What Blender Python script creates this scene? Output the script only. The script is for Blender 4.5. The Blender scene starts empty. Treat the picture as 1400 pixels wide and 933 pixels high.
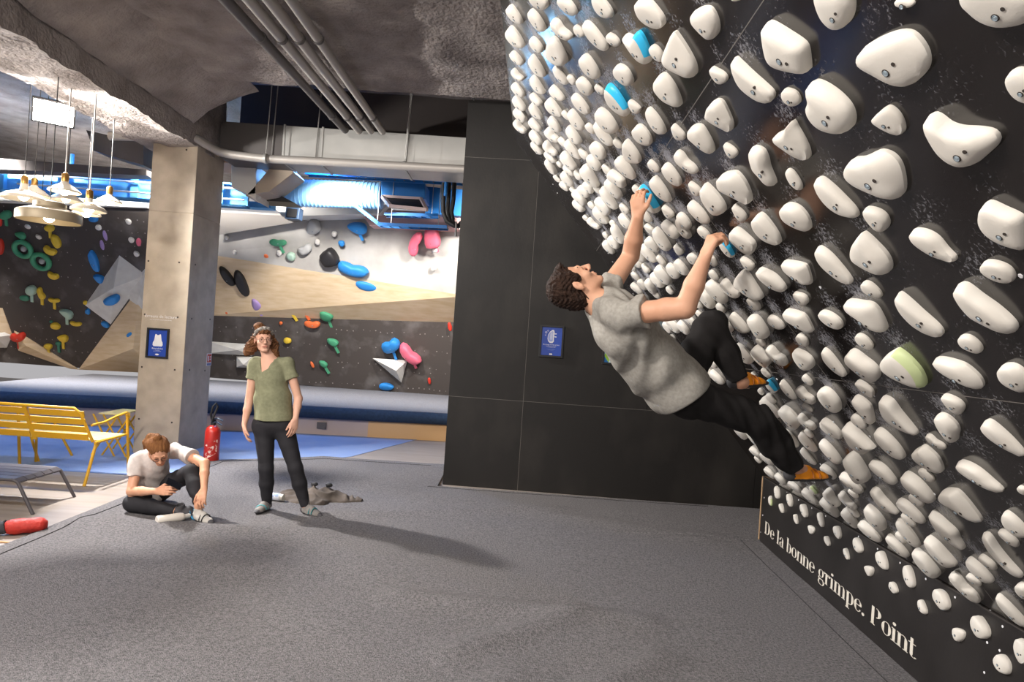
import bpy, bmesh, math, random
import numpy as np
from mathutils import Vector, Matrix, noise
random.seed(7)
sc = bpy.context.scene
COL = sc.collection
# ---------------------------------------------------------------- camera
F_PX = 933.0                      # focal length in pixels for a 1400 x 933 frame
CAM_H = 1.65
ROLL = math.atan(.067)
cam_d = bpy.data.cameras.new('camera'); cam_d.sensor_width = 36.0; cam_d.lens = 36.0*F_PX/1400.0
cam_d.clip_start = .05; cam_d.clip_end = 100
cam = bpy.data.objects.new('camera', cam_d); COL.objects.link(cam)
_c, _s = math.cos(ROLL), math.sin(ROLL)
cam.matrix_world = Matrix(((_c, -_s, 0, 0), (0, 0, -1, 0), (_s, _c, 0, CAM_H), (0, 0, 0, 1)))
sc.camera = cam
# ---------------------------------------------------------------- view, world, lights
sc.view_settings.view_transform = 'Standard'; sc.view_settings.look = 'None'
sc.view_settings.gamma = 1.0; sc.view_settings.use_curve_mapping = False
sc.view_settings.exposure = 0.66
w = bpy.data.worlds.new('world'); sc.world = w; w.use_nodes = True
w.node_tree.nodes['Background'].inputs[0].default_value = (.80, .78, .80, 1)
w.node_tree.nodes['Background'].inputs[1].default_value = .36
try:
    sc.cycles.max_bounces = 6; sc.cycles.diffuse_bounces = 3; sc.cycles.use_denoising = True
except Exception: pass
def light(kind, loc, energy, color=(1, .94, .87), size=.1, target=None, angle=None, blend=.5, size_y=None):
    l = bpy.data.lights.new(kind.lower()+'_light', kind); l.energy = energy; l.color = color
    if kind == 'AREA':
        l.shape = 'RECTANGLE'; l.size = size; l.size_y = size_y or size
    else: l.shadow_soft_size = size
    if kind == 'SPOT': l.spot_size = math.radians(angle or 60); l.spot_blend = blend
    o = bpy.data.objects.new(kind.lower()+'_light', l); COL.objects.link(o); o.location = loc
    if target is not None:
        o.rotation_euler = (Vector(target)-Vector(loc)).to_track_quat('-Z', 'Y').to_euler()
    return o
KEY = (-5.05, 7.15, 3.78)                                        # the floodlight glaring at the left
light('SPOT', KEY, 1250, (1, .965, .92), .10, (1.2, 4.4, 1.1), 128, .45)
light('SPOT', (-7.6, 6.3, 2.75), 1300, (1, .97, .93), .06, (-4.2, 6.3, 3.80), 58, .5)  # added wash for the beam underside, has no fixture
light('SPOT', (-4.7, 6.2, 3.35), 210, (1, .97, .93), .06, (-1.2, 8.7, 4.05), 62, .25)  # added to brighten the air duct, has no fixture
light('SPOT', (-3.3, .2, 4.0), 640, (1, .93, .86), .22, (1.1, 3.6, 1.3), 120, .6)       # unseen fill lamps added high around the camera
light('SPOT', (-5.2, 2.2, 4.1), 400, (1, .94, .88), .2, (-2.2, 6.2, .4), 115, .8)
light('AREA', (-1.0, -1.5, 4.3), 150, (1, .94, .88), 2.5, (.5, 4, 1.2))
for lx, ly, lz, e in ((-8.6, 10.3, 4.2, 1050), (-5.6, 10.6, 4.35, 260), (-2.9, 10.2, 3.78, 260), (-.2, 10.3, 4.1, 300)):
    light('SPOT', (lx, ly, lz), e*1.9, (1, .96, .92), .15, (lx+.5, 13.8, 1.7), 118, .7)
light('SPOT', (-7.4, 9.4, 4.45), 330, (.16, .42, 1), .15, (-5.6, 8.9, 0), 115, .6)
light('SPOT', (-2.9, 9.7, 4.2), 150, (.16, .42, 1), .15, (-3.0, 9.6, 0), 125, .6)
light('POINT', (-6.9, 10.8, 4.05), 14, (.1, .4, 1), .1)
light('SPOT', (-3.2, 10.4, 4.1), 45, (.1, .4, 1), .1, (-3.2, 11.0, 3.4), 100, .5)
light('SPOT', (-5.6, 4.4, 4.05), 110, (.05, .3, 1), .1, (-4.6, 4.4, 4.75), 90, .6)
light('SPOT', (-5.9, 8.9, 3.9), 60, (.08, .3, 1), .1, (-3.6, 8.5, 4.5), 60, .6)

# ---------------------------------------------------------------- pixel -> point
C0 = np.array([0, 0, CAM_H])
def ray(px, py):
    vx, vy = px-700.0, py-466.5
    return np.array([(vx*_c+vy*_s)/F_PX, 1.0, -(-vx*_s+vy*_c)/F_PX])
def at(px, py, Y): return C0+ray(px, py)*Y
def hit(px, py, O, n, off=0.0):
    r = ray(px, py); O = np.asarray(O, float); n = np.asarray(n, float)
    return C0+r*((np.dot(O-C0, n)+off)/np.dot(r, n))
def onfloor(px, py, z=0.0):
    r = ray(px, py); return C0+r*((z-CAM_H)/r[2])
def proj(p):
    p = np.asarray(p, float)-C0; r = p[0]/p[1]*F_PX; d = -p[2]/p[1]*F_PX
    return np.array([700+r*_c-d*_s, 466.5+r*_s+d*_c])
def nrm(v):
    v = np.asarray(v, float); return v/np.linalg.norm(v)
# ---------------------------------------------------------------- materials
_M = {}
def srgb(h):
    h = h.lstrip('#'); v = [int(h[i:i+2], 16)/255 for i in (0, 2, 4)]
    return tuple(x/12.92 if x <= .04045 else ((x+.055)/1.055)**2.4 for x in v)
def M(name, col, rough=.7, col2=None, nscale=8, mix=.5, bump=0., bscale=60, metal=0., emis=0., spec=.4, coat=0., detail=4, stretch=None, sharp=None, alpha=1.):
    if name in _M: return _M[name]
    m = bpy.data.materials.new(name); m.use_nodes = True; nt = m.node_tree; N = nt.nodes; L = nt.links
    b = N['Principled BSDF']; c = srgb(col) if isinstance(col, str) else col
    b.inputs['Base Color'].default_value = (*c, 1); b.inputs['Roughness'].default_value = rough
    b.inputs['Metallic'].default_value = metal; b.inputs['Specular IOR Level'].default_value = spec
    if coat: b.inputs['Coat Weight'].default_value = coat
    tc = N.new('ShaderNodeTexCoord'); vec = tc.outputs['Object']
    if stretch:
        mp = N.new('ShaderNodeMapping'); mp.inputs['Scale'].default_value = stretch; L.new(vec, mp.inputs[0]); vec = mp.outputs[0]
    if col2 is not None:
        c2 = srgb(col2) if isinstance(col2, str) else col2
        n = N.new('ShaderNodeTexNoise'); n.inputs['Scale'].default_value = nscale; n.inputs['Detail'].default_value = detail
        L.new(vec, n.inputs['Vector'])
        r = N.new('ShaderNodeValToRGB'); a = sharp if sharp else .18
        r.color_ramp.elements[0].position = max(0, mix-a); r.color_ramp.elements[1].position = min(1, mix+a)
        r.color_ramp.elements[0].color = (*c, 1); r.color_ramp.elements[1].color = (*c2, 1)
        L.new(n.outputs['Fac'], r.inputs[0]); L.new(r.outputs[0], b.inputs['Base Color'])
    if bump:
        n2 = N.new('ShaderNodeTexNoise'); n2.inputs['Scale'].default_value = bscale; n2.inputs['Detail'].default_value = 5
        L.new(vec, n2.inputs['Vector']); bp = N.new('ShaderNodeBump'); bp.inputs['Strength'].default_value = bump; bp.inputs['Distance'].default_value = .02
        L.new(n2.outputs['Fac'], bp.inputs['Height']); L.new(bp.outputs[0], b.inputs['Normal'])
    if emis:
        b.inputs['Emission Color'].default_value = (*c, 1); b.inputs['Emission Strength'].default_value = emis
    _M[name] = m; return m
# ---------------------------------------------------------------- mesh builder
class MB:
    def __init__(s): s.v = []; s.f = []; s.m = []
    def add(s, vs, fs, mi=0):
        o = len(s.v); s.v += [tuple(map(float, p)) for p in vs]; s.f += [tuple(i+o for i in f) for f in fs]; s.m += [mi]*len(fs); return s
    def box(s, lo, hi, mi=0, R=None, c=None):
        lo, hi = np.array(lo, float), np.array(hi, float)
        vs = [np.array([(lo, hi)[i][0], (lo, hi)[j][1], (lo, hi)[k][2]]) for k in (0, 1) for j in (0, 1) for i in (0, 1)]
        if R is not None: vs = [np.asarray(R) @ v + np.asarray(c) for v in vs]
        return s.add(vs, [(0, 2, 3, 1), (4, 5, 7, 6), (0, 1, 5, 4), (2, 6, 7, 3), (0, 4, 6, 2), (1, 3, 7, 5)], mi)
    def bar(s, a, b, wdt, thk, up=(0, 0, 1), mi=0):
        a, b = np.asarray(a, float), np.asarray(b, float); d = nrm(b-a); x = np.cross(d, up)
        x = nrm(x) if np.linalg.norm(x) > 1e-4 else np.array([1, 0, 0.]); z = np.cross(x, d); vs = []
        for p in (a, b):
            for i, j in ((-1, -1), (1, -1), (1, 1), (-1, 1)): vs.append(p+x*i*wdt/2+z*j*thk/2)
        return s.add(vs, [(0, 1, 2, 3), (7, 6, 5, 4), (0, 4, 5, 1), (1, 5, 6, 2), (2, 6, 7, 3), (3, 7, 4, 0)], mi)
    def tube(s, pts, r, n=10, mi=0, caps=True, flat=1.0):
        pts = [np.asarray(p, float) for p in pts]; rs = r if hasattr(r, '__len__') else [r]*len(pts)
        ref = None; rings = []
        for i, p in enumerate(pts):
            t = nrm(pts[min(i+1, len(pts)-1)]-pts[max(i-1, 0)])
            if ref is None: ref = np.cross(t, (0, 0, 1)) if abs(t[2]) < .9 else np.cross(t, (1, 0, 0))
            ref = nrm(ref-t*np.dot(ref, t)); b2 = np.cross(t, ref)
            rings.append([p+rs[i]*(ref*math.cos(a)+flat*b2*math.sin(a)) for a in np.linspace(0, 2*math.pi, n, endpoint=False)])
        vs = [q for R in rings for q in R]; fs = []
        for i in range(len(pts)-1):
            for j in range(n):
                k = (j+1) % n; fs.append((i*n+j, i*n+k, (i+1)*n+k, (i+1)*n+j))
        if caps: fs.append(tuple(range(n))[::-1]); fs.append(tuple((len(pts)-1)*n+j for j in range(n)))
        return s.add(vs, fs, mi)
    def lathe(s, prof, c, axis=(0, 0, 1), n=20, mi=0):
        axis = nrm(axis); u = nrm(np.cross(axis, (1, 0, 0)) if abs(axis[0]) < .9 else np.cross(axis, (0, 1, 0))); v = np.cross(axis, u); c = np.asarray(c, float)
        vs = []; fs = []
        for r, h in prof:
            for a in np.linspace(0, 2*math.pi, n, endpoint=False): vs.append(c+axis*h+r*(u*math.cos(a)+v*math.sin(a)))
        for i in range(len(prof)-1):
            for j in range(n):
                k = (j+1) % n; fs.append((i*n+j, i*n+k, (i+1)*n+k, (i+1)*n+j))
        return s.add(vs, fs, mi)
    def ball(s, c, r, n=12, mi=0):
        rr = np.array([r]*3 if not hasattr(r, '__len__') else r, float); c = np.asarray(c, float); vs = []; fs = []; m = n//2
        for i in range(1, m):
            for j in range(n):
                a, b = math.pi*i/m, 2*math.pi*j/n; vs.append(c+rr*np.array([math.sin(a)*math.cos(b), math.sin(a)*math.sin(b), math.cos(a)]))
        vs += [c+rr*np.array([0, 0, 1]), c-rr*np.array([0, 0, 1])]; T, B = len(vs)-2, len(vs)-1
        for i in range(m-2):
            for j in range(n): k = (j+1) % n; fs.append((i*n+j, (i+1)*n+j, (i+1)*n+k, i*n+k))
        for j in range(n): k = (j+1) % n; fs.append((T, j, k)); fs.append((B, (m-2)*n+k, (m-2)*n+j))
        return s.add(vs, fs, mi)
    def prism(s, poly, off, mi=0):
        n = len(poly); off = np.asarray(off, float); P = [np.asarray(p, float) for p in poly]
        return s.add(P+[p+off for p in P], [tuple(range(n)), tuple(range(2*n-1, n-1, -1))]+[(i, i+n, (i+1) % n+n, (i+1) % n) for i in range(n)], mi)
WORLD = {}
def link_mesh(name, me, mats, parent, org, smooth):
    for mm in (mats if isinstance(mats, (list, tuple)) else [mats]): me.materials.append(mm)
    if smooth: me.polygons.foreach_set('use_smooth', [True]*len(me.polygons))
    o = bpy.data.objects.new(name, me); COL.objects.link(o)
    WORLD[o.name] = np.array(org, float)
    if parent is not None: o.parent = parent; o.location = tuple(org-WORLD[parent.name])
    else: o.location = tuple(org)
    return o
def obj(name, mb, mats, parent=None, smooth=False, label=None, cat=None, group=None, kind=None, bevel=0., org=None, fix=True):
    V = np.array(mb.v)
    if org is None:
        lo, hi = V.min(0), V.max(0); org = np.array([(lo[0]+hi[0])/2, (lo[1]+hi[1])/2, lo[2]])
    me = bpy.data.meshes.new(name); me.from_pydata([tuple(p) for p in V-np.asarray(org)], [], mb.f); me.polygons.foreach_set('material_index', mb.m)
    if fix:
        bm = bmesh.new(); bm.from_mesh(me); bmesh.ops.recalc_face_normals(bm, faces=bm.faces); bm.to_mesh(me); bm.free()
    o = link_mesh(name, me, mats, parent, np.asarray(org, float), smooth)
    if smooth and not isinstance(smooth, str):
        try: me.set_sharp_from_angle(angle=math.radians(50))
        except Exception: pass
    if bevel:
        b = o.modifiers.new('bevel', 'BEVEL'); b.width = bevel; b.segments = 2; b.limit_method = 'ANGLE'
    return tag(o, label, cat, group, kind)
def tag(o, label=None, cat=None, group=None, kind=None):
    for k, v in (('label', label), ('category', cat), ('group', group), ('kind', kind)):
        if v: o[k] = v
    return o
def thing(name, loc, label=None, cat=None, group=None, kind=None):
    o = bpy.data.objects.new(name, None); o.empty_display_size = .1; COL.objects.link(o); o.location = tuple(loc); WORLD[o.name] = np.array(loc, float)
    return tag(o, label, cat, group, kind)
def rough_box(mb, lo, hi, step, amp, sc_=3.0, mi=0, drop=()):
    """box made of fine faces, displaced by noise: sprayed concrete"""
    lo, hi = np.array(lo, float), np.array(hi, float)
    for ax in range(3):
        a1, a2 = [(1, 2), (0, 2), (0, 1)][ax]
        n1 = max(1, int((hi[a1]-lo[a1])/step)); n2 = max(1, int((hi[a2]-lo[a2])/step))
        for side in (0, 1):
            if (ax, side) in drop: continue
            vs = []
            for i in range(n1+1):
                for j in range(n2+1):
                    p = np.zeros(3); p[ax] = (lo, hi)[side][ax]; p[a1] = lo[a1]+(hi[a1]-lo[a1])*i/n1; p[a2] = lo[a2]+(hi[a2]-lo[a2])*j/n2
                    q = Vector(p*sc_); dv = noise.noise_vector(q)*amp + noise.noise_vector(q*3.7)*amp*.45 + noise.noise_vector(q*9)*amp*.2
                    vs.append(p+np.array(dv))
            fs = [(i*(n2+1)+j, (i+1)*(n2+1)+j, (i+1)*(n2+1)+j+1, i*(n2+1)+j+1) for i in range(n1) for j in range(n2)]
            mb.add(vs, fs, mi)
    return mb
# ---------------------------------------------------------------- material set
m_conc = M('sprayed_concrete', '#a89e98', .95, '#857c78', 3, .5, 1.0, 26, spec=.1)
m_column = M('smooth_concrete', '#bdb09f', .85, '#a89b8b', 5, .5, .12, 80, spec=.25)
m_black = M('black_stained_plywood', '#1f1c1a', .6, '#37332f', 1.7, .65, .06, 40, spec=.35, stretch=(1, 1, .6))
m_edge = M('raw_plywood_edge', '#a98c6c', .7)
m_galv = M('galvanised_steel', '#b9b7b2', .5, '#aeaca8', 3, .5, .03, 30, metal=.55)
m_pipe = M('grey_painted_pipe', '#a7a19b', .45, metal=.25)
m_pipedark = M('dark_grey_pipe', '#5d5856', .5, metal=.2)
m_darkmetal = M('dark_metal', '#2c2b2c', .45, metal=.4)
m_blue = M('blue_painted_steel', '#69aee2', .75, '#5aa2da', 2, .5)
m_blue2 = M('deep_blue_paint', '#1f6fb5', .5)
m_white = M('white_plaster', '#e4e0d9', .8)
m_tan = M('tan_ceiling_board', '#b79a86', .85)
m_wood = M('birch_plywood', '#dcc5a5', .7, '#cdb28c', 3, .5, .03, 50, stretch=(1, 1, 5))
m_greywall = M('grey_chalky_panel', '#a09b95', .85, '#bdb9b3', 1.6, .5, .05, 30)
m_matgrey = M('grey_mat_carpet', '#828286', .97, '#6f6f74', 60, .5, .35, 160, spec=.1)
m_matblue = M('navy_mat_edge', '#26384f', .9, '#1d2c40', 30, .5)
m_yellow = M('mustard_yellow_paint', '#d6a21c', .42, spec=.5)
m_red = M('red_enamel', '#b8281f', .35, spec=.6)
m_hole = M('screw_hole_brown', '#3a322d', .8)
m_steel = M('bolt_steel', '#a3b1ba', .4, metal=.3)

# chalky dark climbing wall with t-nut dots
def wall_mat(name, base, dots, chalk):
    m = M(name, base, .75, chalk, 2.5, .66, .05, 40, sharp=.14, detail=7)
    N, L = m.node_tree.nodes, m.node_tree.links; b = N['Principled BSDF']
    v = N.new('ShaderNodeTexVoronoi'); v.inputs['Scale'].default_value = 9; v.inputs['Randomness'].default_value = .35
    tc = [x for x in N if x.type == 'TEX_COORD'][0]; L.new(tc.outputs['Object'], v.inputs['Vector'])
    lt = N.new('ShaderNodeMath'); lt.operation = 'LESS_THAN'; lt.inputs[1].default_value = .11; L.new(v.outputs['Distance'], lt.inputs[0])
    mx = N.new('ShaderNodeMixRGB'); L.new(lt.outputs[0], mx.inputs[0]); src = b.inputs['Base Color'].links[0].from_socket
    L.new(src, mx.inputs[1]); mx.inputs[2].default_value = (*srgb(dots), 1); L.new(mx.outputs[0], b.inputs['Base Color'])
    return m
m_backblack = wall_mat('chalky_black_wall', '#463f3b', '#8b847e', '#6b6663')
# ================================================================ STRUCTURE
# floor
m_floor = M('pale_vinyl_floor', '#9a8f87', .5, '#8a8078', 2.4, .5, .03, 30, stretch=(.5, 6, 1))
obj('floor', MB().box((-13, -3, -.12), (5, 16, 0)), m_floor, kind='structure')
m_bluelight = M('blue_lit_floor', '#7c93bf', .5, '#8a9dc2', 3, .5, .02, 40)  # blue light falling on the far floor, put into this sheet's colour
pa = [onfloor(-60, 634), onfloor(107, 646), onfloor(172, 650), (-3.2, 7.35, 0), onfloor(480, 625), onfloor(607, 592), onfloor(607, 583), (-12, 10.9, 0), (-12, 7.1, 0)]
def zf(p, z): return np.array([p[0], p[1], z])
obj('floor_blue', MB().prism([zf(p, .001) for p in pa[1:]], (0, 0, .004)), m_bluelight, kind='structure')
# carpeted mat with soft folds
m_carpet = M('grey_loop_carpet', '#8b8788', .98, '#636162', 70, .5, .8, 150, spec=.05, detail=6)
def carpet_z(x, y):
    z = .032+.006*noise.noise(Vector((x*.9, y*.9, 0)))+.004*noise.noise(Vector((x*2.6, y*2.6, 4)))
    for (ax, ay, bx, by, h, wd) in ((-.6, 4.2, .9, 4.05, .016*2.6, .10), (-.2, 3.5, .5, 4.1, .014*2.6, .09), (.3, 3.0, .9, 3.6, .012*2.8, .09), (-3.2, 5.3, -1.4, 5.35, .013*2.4, .12), (-1.5, 5.9, .6, 6.7, .010*3.5, .10), (.1, 6.6, 1.8, 6.0, .009*2.4, .14), (-2.6, 4.3, -.9, 4.7, .008*2.4, .15), (-.3, 2.6, .1, 3.3, .010*2.4, .08)):
        d = np.array([bx-ax, by-ay]); t = np.dot((x-ax, y-ay), d)/np.dot(d, d); tc = min(1, max(0, t))
        q = math.hypot(x-ax-d[0]*tc, y-ay-d[1]*tc); z += h*math.exp(-(q/wd)**2)
    return z
def carpet_left(y): return -3.42 if y < 7.95 else -3.42+(y-7.95)/(8.66-7.95)*1.12
rows = list(np.arange(-1.5, 8.66, .06))+[8.66]; NX = 88; cv = []; cf = []
for y in rows:
    xl = carpet_left(y); xr = 2.21+.034*y if y < 6.02 else 3.6 if y < 7.36 else -.70
    for i in range(NX+1):
        x = xl+(xr-xl)*i/NX; cv.append((x, y, carpet_z(x, y)*(0.25 if i == 0 else 1)))
for r in range(len(rows)-1):
    for i in range(NX): k = r*(NX+1)+i; cf.append((k, k+1, k+NX+2, k+NX+1))
base = len(cv); cv2 = [(p[0], p[1], 0.0) for p in cv]
mb = MB().add(cv, cf)
def skirt(idx):
    vs = []; fs = []
    for k in idx: vs += [cv[k], cv2[k]]
    for i in range(len(idx)-1): fs.append((2*i, 2*i+1, 2*i+3, 2*i+2))
    mb.add(vs, fs)
skirt([r*(NX+1) for r in range(len(rows))]); skirt([(len(rows)-1)*(NX+1)+i for i in range(NX+1)]); skirt([r*(NX+1)+NX for r in range(len(rows))])
carpet = obj('floor_carpet', mb, m_carpet, smooth='all', kind='structure', fix=False)
m_seam = M('dark_seam', '#2d2b2c', .95)
sp = [(x, y, carpet_z(x, y)+.001) for x, y in [(-3.25, yy) for yy in np.arange(-1, 7.9, .1)]+[(-3.25+t*1.05, 7.9+t*.62) for t in np.linspace(0, 1, 10)]]
obj('seam', MB().tube(sp, .0045, 5), m_seam, carpet)
sp = [(x, 8.5, carpet_z(x, 8.5)+.001) for x in np.arange(-2.2, -.8, .1)]
obj('seam', MB().tube(sp, .0045, 5), m_seam, carpet)
sp = [(2.09+.034*y-.17, y, carpet_z(2.09+.034*y-.17, y)+.001) for y in np.arange(1, 6.2, .1)]
obj('seam', MB().tube(sp, .0025, 5), m_seam, carpet)
sp = [(x, 7.3-.02*x, carpet_z(x, 7.3)+.001) for x in np.arange(-.8, 2.3, .1)]
obj('seam', MB().tube(sp, .004, 5), m_seam, carpet)
# ceiling and sprayed beams
obj('ceiling', rough_box(MB(), (-13, -3, 4.9), (5, 16, 5.1), .5, .03, drop=((2, 1), (0, 0), (0, 1), (1, 0), (1, 1))), m_conc, smooth='all', kind='structure')
mb = MB(); rough_box(mb, (-4.62, -.5, 3.72), (-3.92, 8.9, 4.95), .07, .035, drop=((2, 1), (1, 0)))
obj('ceiling_beam', mb, m_conc, smooth='all', kind='structure')
mb = MB(); rough_box(mb, (-3.95, 5.1, 4.27), (4, 7.42, 4.95), .07, .03, drop=((2, 1), (0, 0), (0, 1)))
obj('ceiling_beam', mb, m_conc, smooth='all', kind='structure')
# haunch where the two beams meet
mb = MB(); vs = []; fs = []; nn = 40
for i in range(nn+1):
    yy = 4.8+3.2*i/nn
    for j in range(9):
        t = j/8; p = np.array([-3.9+.75*t, yy, 3.95+.42*t+.18*t*(1-t)]); vs.append(p+np.array(noise.noise_vector(Vector(p*4)))*.03)
for i in range(nn):
    for j in range(8): k = i*9+j; fs.append((k, k+9, k+10, k+1))
mb.add(vs, fs); obj('ceiling_haunch', mb, m_conc, smooth='all', kind='structure', fix=False)
# dark void panel, outer shell
obj('added_void_panel', MB().box((-3.9, 9.3, 4.2), (.6, 9.42, 4.92)), M('dark_void_tone', '#4a4340', .9), kind='structure')  # added dark panel in place of the unlit void above the duct
m_dim = M('dim_wall_paint', '#6f6966', .9)
obj('wall_left', MB().box((-13.1, -3, 0), (-13, 16, 4.9)), m_dim, kind='structure')
obj('wall_right', MB().box((4.2, -3, 0), (4.3, 16, 4.9)), m_dim, kind='structure')
# column
cx0, cx1, cy0, cy1 = -4.46, -3.92, 8.2, 8.95
colm = thing('concrete_column', ((cx0+cx1)/2, (cy0+cy1)/2, 0), kind='structure')
zj = at(230, 290, 8.2)[2]
obj('lower_pour', MB().box((cx0, cy0, 0), (cx1, cy1, zj-.004)), m_column, colm, bevel=.006)
obj('pour_joint', MB().box((cx0+.006, cy0+.006, zj-.004), (cx1-.006, cy1-.006, zj+.004)), m_column, colm)
obj('upper_pour', MB().box((cx0, cy0, zj+.004), (cx1, cy1, 3.78)), m_column, colm, bevel=.006)
for (px, py) in ((198, 430), (243, 434), (194, 502), (239, 506), (190, 573), (235, 578), (203, 357), (245, 359), (255, 205)):
    p = hit(px, py, (0, cy0, 0), (0, 1, 0)); obj('tie_hole', MB().lathe([(.001, 0), (.011, 0), (.011, .004), (.001, .004)], p+np.array([0, .001, 0]), (0, -1, 0), 10), m_hole, colm)
for (px, py) in ((262, 436), (287, 437), (259, 506), (280, 507), (267, 362)):
    p = hit(px, py, (cx1, 0, 0), (1, 0, 0)); obj('tie_hole', MB().lathe([(.001, 0), (.011, 0), (.011, .004), (.001, .004)], p-np.array([.001, 0, 0]), (1, 0, 0), 10), m_hole, colm)
# black partition of plywood panels
q0 = onfloor(605, 663); q1 = onfloor(1035, 697)
wd = nrm(q1-q0); wd[2] = 0; wn = np.array([wd[1], -wd[0], 0])       # wn points to the camera
wl = q0-wn*0.02
part = thing('wall_partition', zf(wl, 0), kind='structure')
def wp(u, z, o=0.): return zf(wl, 0)+wd*u+np.array([0, 0, z])+wn*o
back = -.10
mb = MB(); H = 4.3; U = 3.9
vs = [wp(0, 0, back), wp(U, 0, back), wp(U, 0, 0), wp(0, 0, 0), wp(0, H, back), wp(U, H, back), wp(U, H, 0), wp(0, H, 0)]
mb.add(vs, [(0, 1, 2, 3), (7, 6, 5, 4), (0, 4, 5, 1), (1, 5, 6, 2), (2, 6, 7, 3), (3, 7, 4, 0)])
obj('core', mb, m_edge, part)
def onwall(px, py, o=0.):
    p = hit(px, py, wl, wn, o); return np.dot(p-wl, wd), p[2]
us = [0, onwall(712, 600)[0], onwall(712, 600)[0]+1.36, onwall(1035, 600)[0], U]
uz = [0, (onwall(612, 541)[1]+onwall(715, 549)[1])/2, onwall(690, 218)[1], H]
for i in range(4):
    for j in range(3):
        if i == 1 and j == 0: pass
        a, b, z0, z1 = us[i]+.0015, us[i+1]-.0015, uz[j]+.0015, uz[j+1]-.0015
        if j == 0 and i == 2: continue
        if j == 0 and i == 1: b = us[3]-.0015
        P = [wp(a, z0, .0), wp(b, z0, .0), wp(b, z1, .0), wp(a, z1, .0)]
        obj('panel', MB().prism(P, wn*.018), m_black, part, bevel=.0015)

m_seamline = M('pale_joint_line', '#6d6863', .8)
for z in uz[1:3]: obj('joint_line', MB().prism([wp(.01, z-.0022, .012), wp(U-.01, z-.0022, .012), wp(U-.01, z+.0022, .012), wp(.01, z+.0022, .012)], wn*.0055), m_seamline, part)
obj('joint_line', MB().prism([wp(us[1]-.0022, 0.01, .012), wp(us[1]+.0022, 0.01, .012), wp(us[1]+.0022, H-.1, .012), wp(us[1]-.0022, H-.1, .012)], wn*.0055), m_seamline, part)
# ================================================================ SERVICES UNDER THE CEILING
def tag_at(o, label, cat, group=None): return tag(o, label, cat, group)
# four pipes running along the room
far = ((472, 178, 309, 0, m_pipedark, .045), (491, 179, 341, 0, m_pipe, .045), (507, 179, 368, 0, m_pipe, .045), (523, 180, 398, 0, m_pipe, .042))
lab = ('dark grey ceiling pipe, the leftmost of four running side by side', 'grey ceiling pipe, second from the left of four side by side',
       'grey ceiling pipe, third from the left of four side by side', 'pale grey ceiling pipe, the rightmost of four side by side')
for (fx, fy, nx, ny, mm, r), lb in zip(far, lab):
    a = at(fx, fy, 8.5); rr = ray(nx, ny); zn = 4.10; b = C0+rr*((zn-CAM_H)/rr[2]); d = b-a; b2 = a+d*1.7
    t = thing('ceiling_pipe', (a+b2)/2, lb, 'pipe', 'pipes under the ceiling')
    obj('pipe', MB().tube([a, b2], r, 14), mm, t, smooth=True)
    for k in (.17, .8):
        p = a+d*k; obj('clamp', MB().tube([p-nrm(d)*.02, p+nrm(d)*.02], r*1.18, 14), m_pipedark, t, smooth=True)
# rectangular air duct
duct = thing('air_duct', (-2.4, 8.9, 3.86), 'long rectangular galvanised air duct hanging above the grey pipe', 'duct')
xd = [at(300, 190, 8.7)[0], at(388, 195, 8.7)[0], at(440, 200, 8.7)[0], at(556, 205, 8.7)[0], .2]
z0 = at(560, 230, 8.7)[2]-.02; z1 = at(560, 183, 8.7)[2]
for i in range(4):
    obj('duct_section', MB().box((xd[i]+.006, 8.7, z0), (xd[i+1]-.006, 9.25, z1)), m_galv if i else m_pipedark, duct, bevel=.006)
for i in range(1, 4):
    obj('flange', MB().box((xd[i]-.012, 8.69, z0-.012), (xd[i]+.012, 9.26, z1+.012)), m_galv, duct)
for px in (372, 432, 556, 641):
    p = at(px, 200, 8.68); obj('hanger_rod', MB().tube([(p[0], 8.68, z0), (p[0]+.03, 8.68, 4.95)], .007, 6), m_galv, duct)
# horizontal pipe round the column head
pp = [at(150, 186, 8.12), at(200, 187, 8.12), at(252, 187, 8.12), at(270, 190, 8.14), at(286, 200, 8.3), at(300, 208, 8.42), at(318, 212, 8.46), at(360, 217, 8.46), at(640, 232, 8.38)]
t = thing('horizontal_pipe', pp[4], 'long grey horizontal pipe bending round the column head under the duct', 'pipe')
obj('pipe', MB().tube(pp, .052, 14), m_pipe, t, smooth=True)
for px, py in ((258, 187), (363, 217), (553, 227)):
    p = at(px, py, 8.12 if px < 300 else 8.42); obj('clamp', MB().tube([p-np.array([.015, 0, 0]), p+np.array([.015, 0, 0])], .062, 14), m_galv, t, smooth=True)
for px, py in ((363, 217), (553, 227)):
    p = at(px, py, 8.42); obj('hanger_rod', MB().tube([p+np.array([0, 0, .05]), p+np.array([.02, 0, 1.0])], .006, 6), m_galv, t)
# pale elbow duct beside the column
P = lambda x, y, Y: at(x, y, Y)
t = thing('elbow_duct', at(350, 262, 9.6), 'pale sheet metal elbow duct beside the column head', 'duct')
el = [(312, 232, 262, 9.3), (340, 230, 268, 9.35), (362, 226, 262, 9.4), (385, 224, 248, 9.45), (402, 224, 240, 9.5)]
def duct_loft(secs, depth):
    mb = MB(); vs = []; fs = []
    for (x, ya, yb, Y) in secs:
        a, b = P(x, ya, Y), P(x, yb, Y); vs += [a, b, b+np.array([0, depth, 0]), a+np.array([0, depth, 0])]
    n = len(secs)
    for i in range(n-1):
        for j in range(4): k = (j+1) % 4; fs.append((i*4+j, i*4+k, (i+1)*4+k, (i+1)*4+j))
    fs += [(0, 1, 2, 3), tuple((n-1)*4+j for j in (3, 2, 1, 0))]
    return mb.add(vs, fs)
obj('bend', duct_loft([(316, 226, 256, 9.2), (335, 226, 264, 9.2), (350, 226, 275, 9.2)], .5), m_white, t, bevel=.01)
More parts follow.
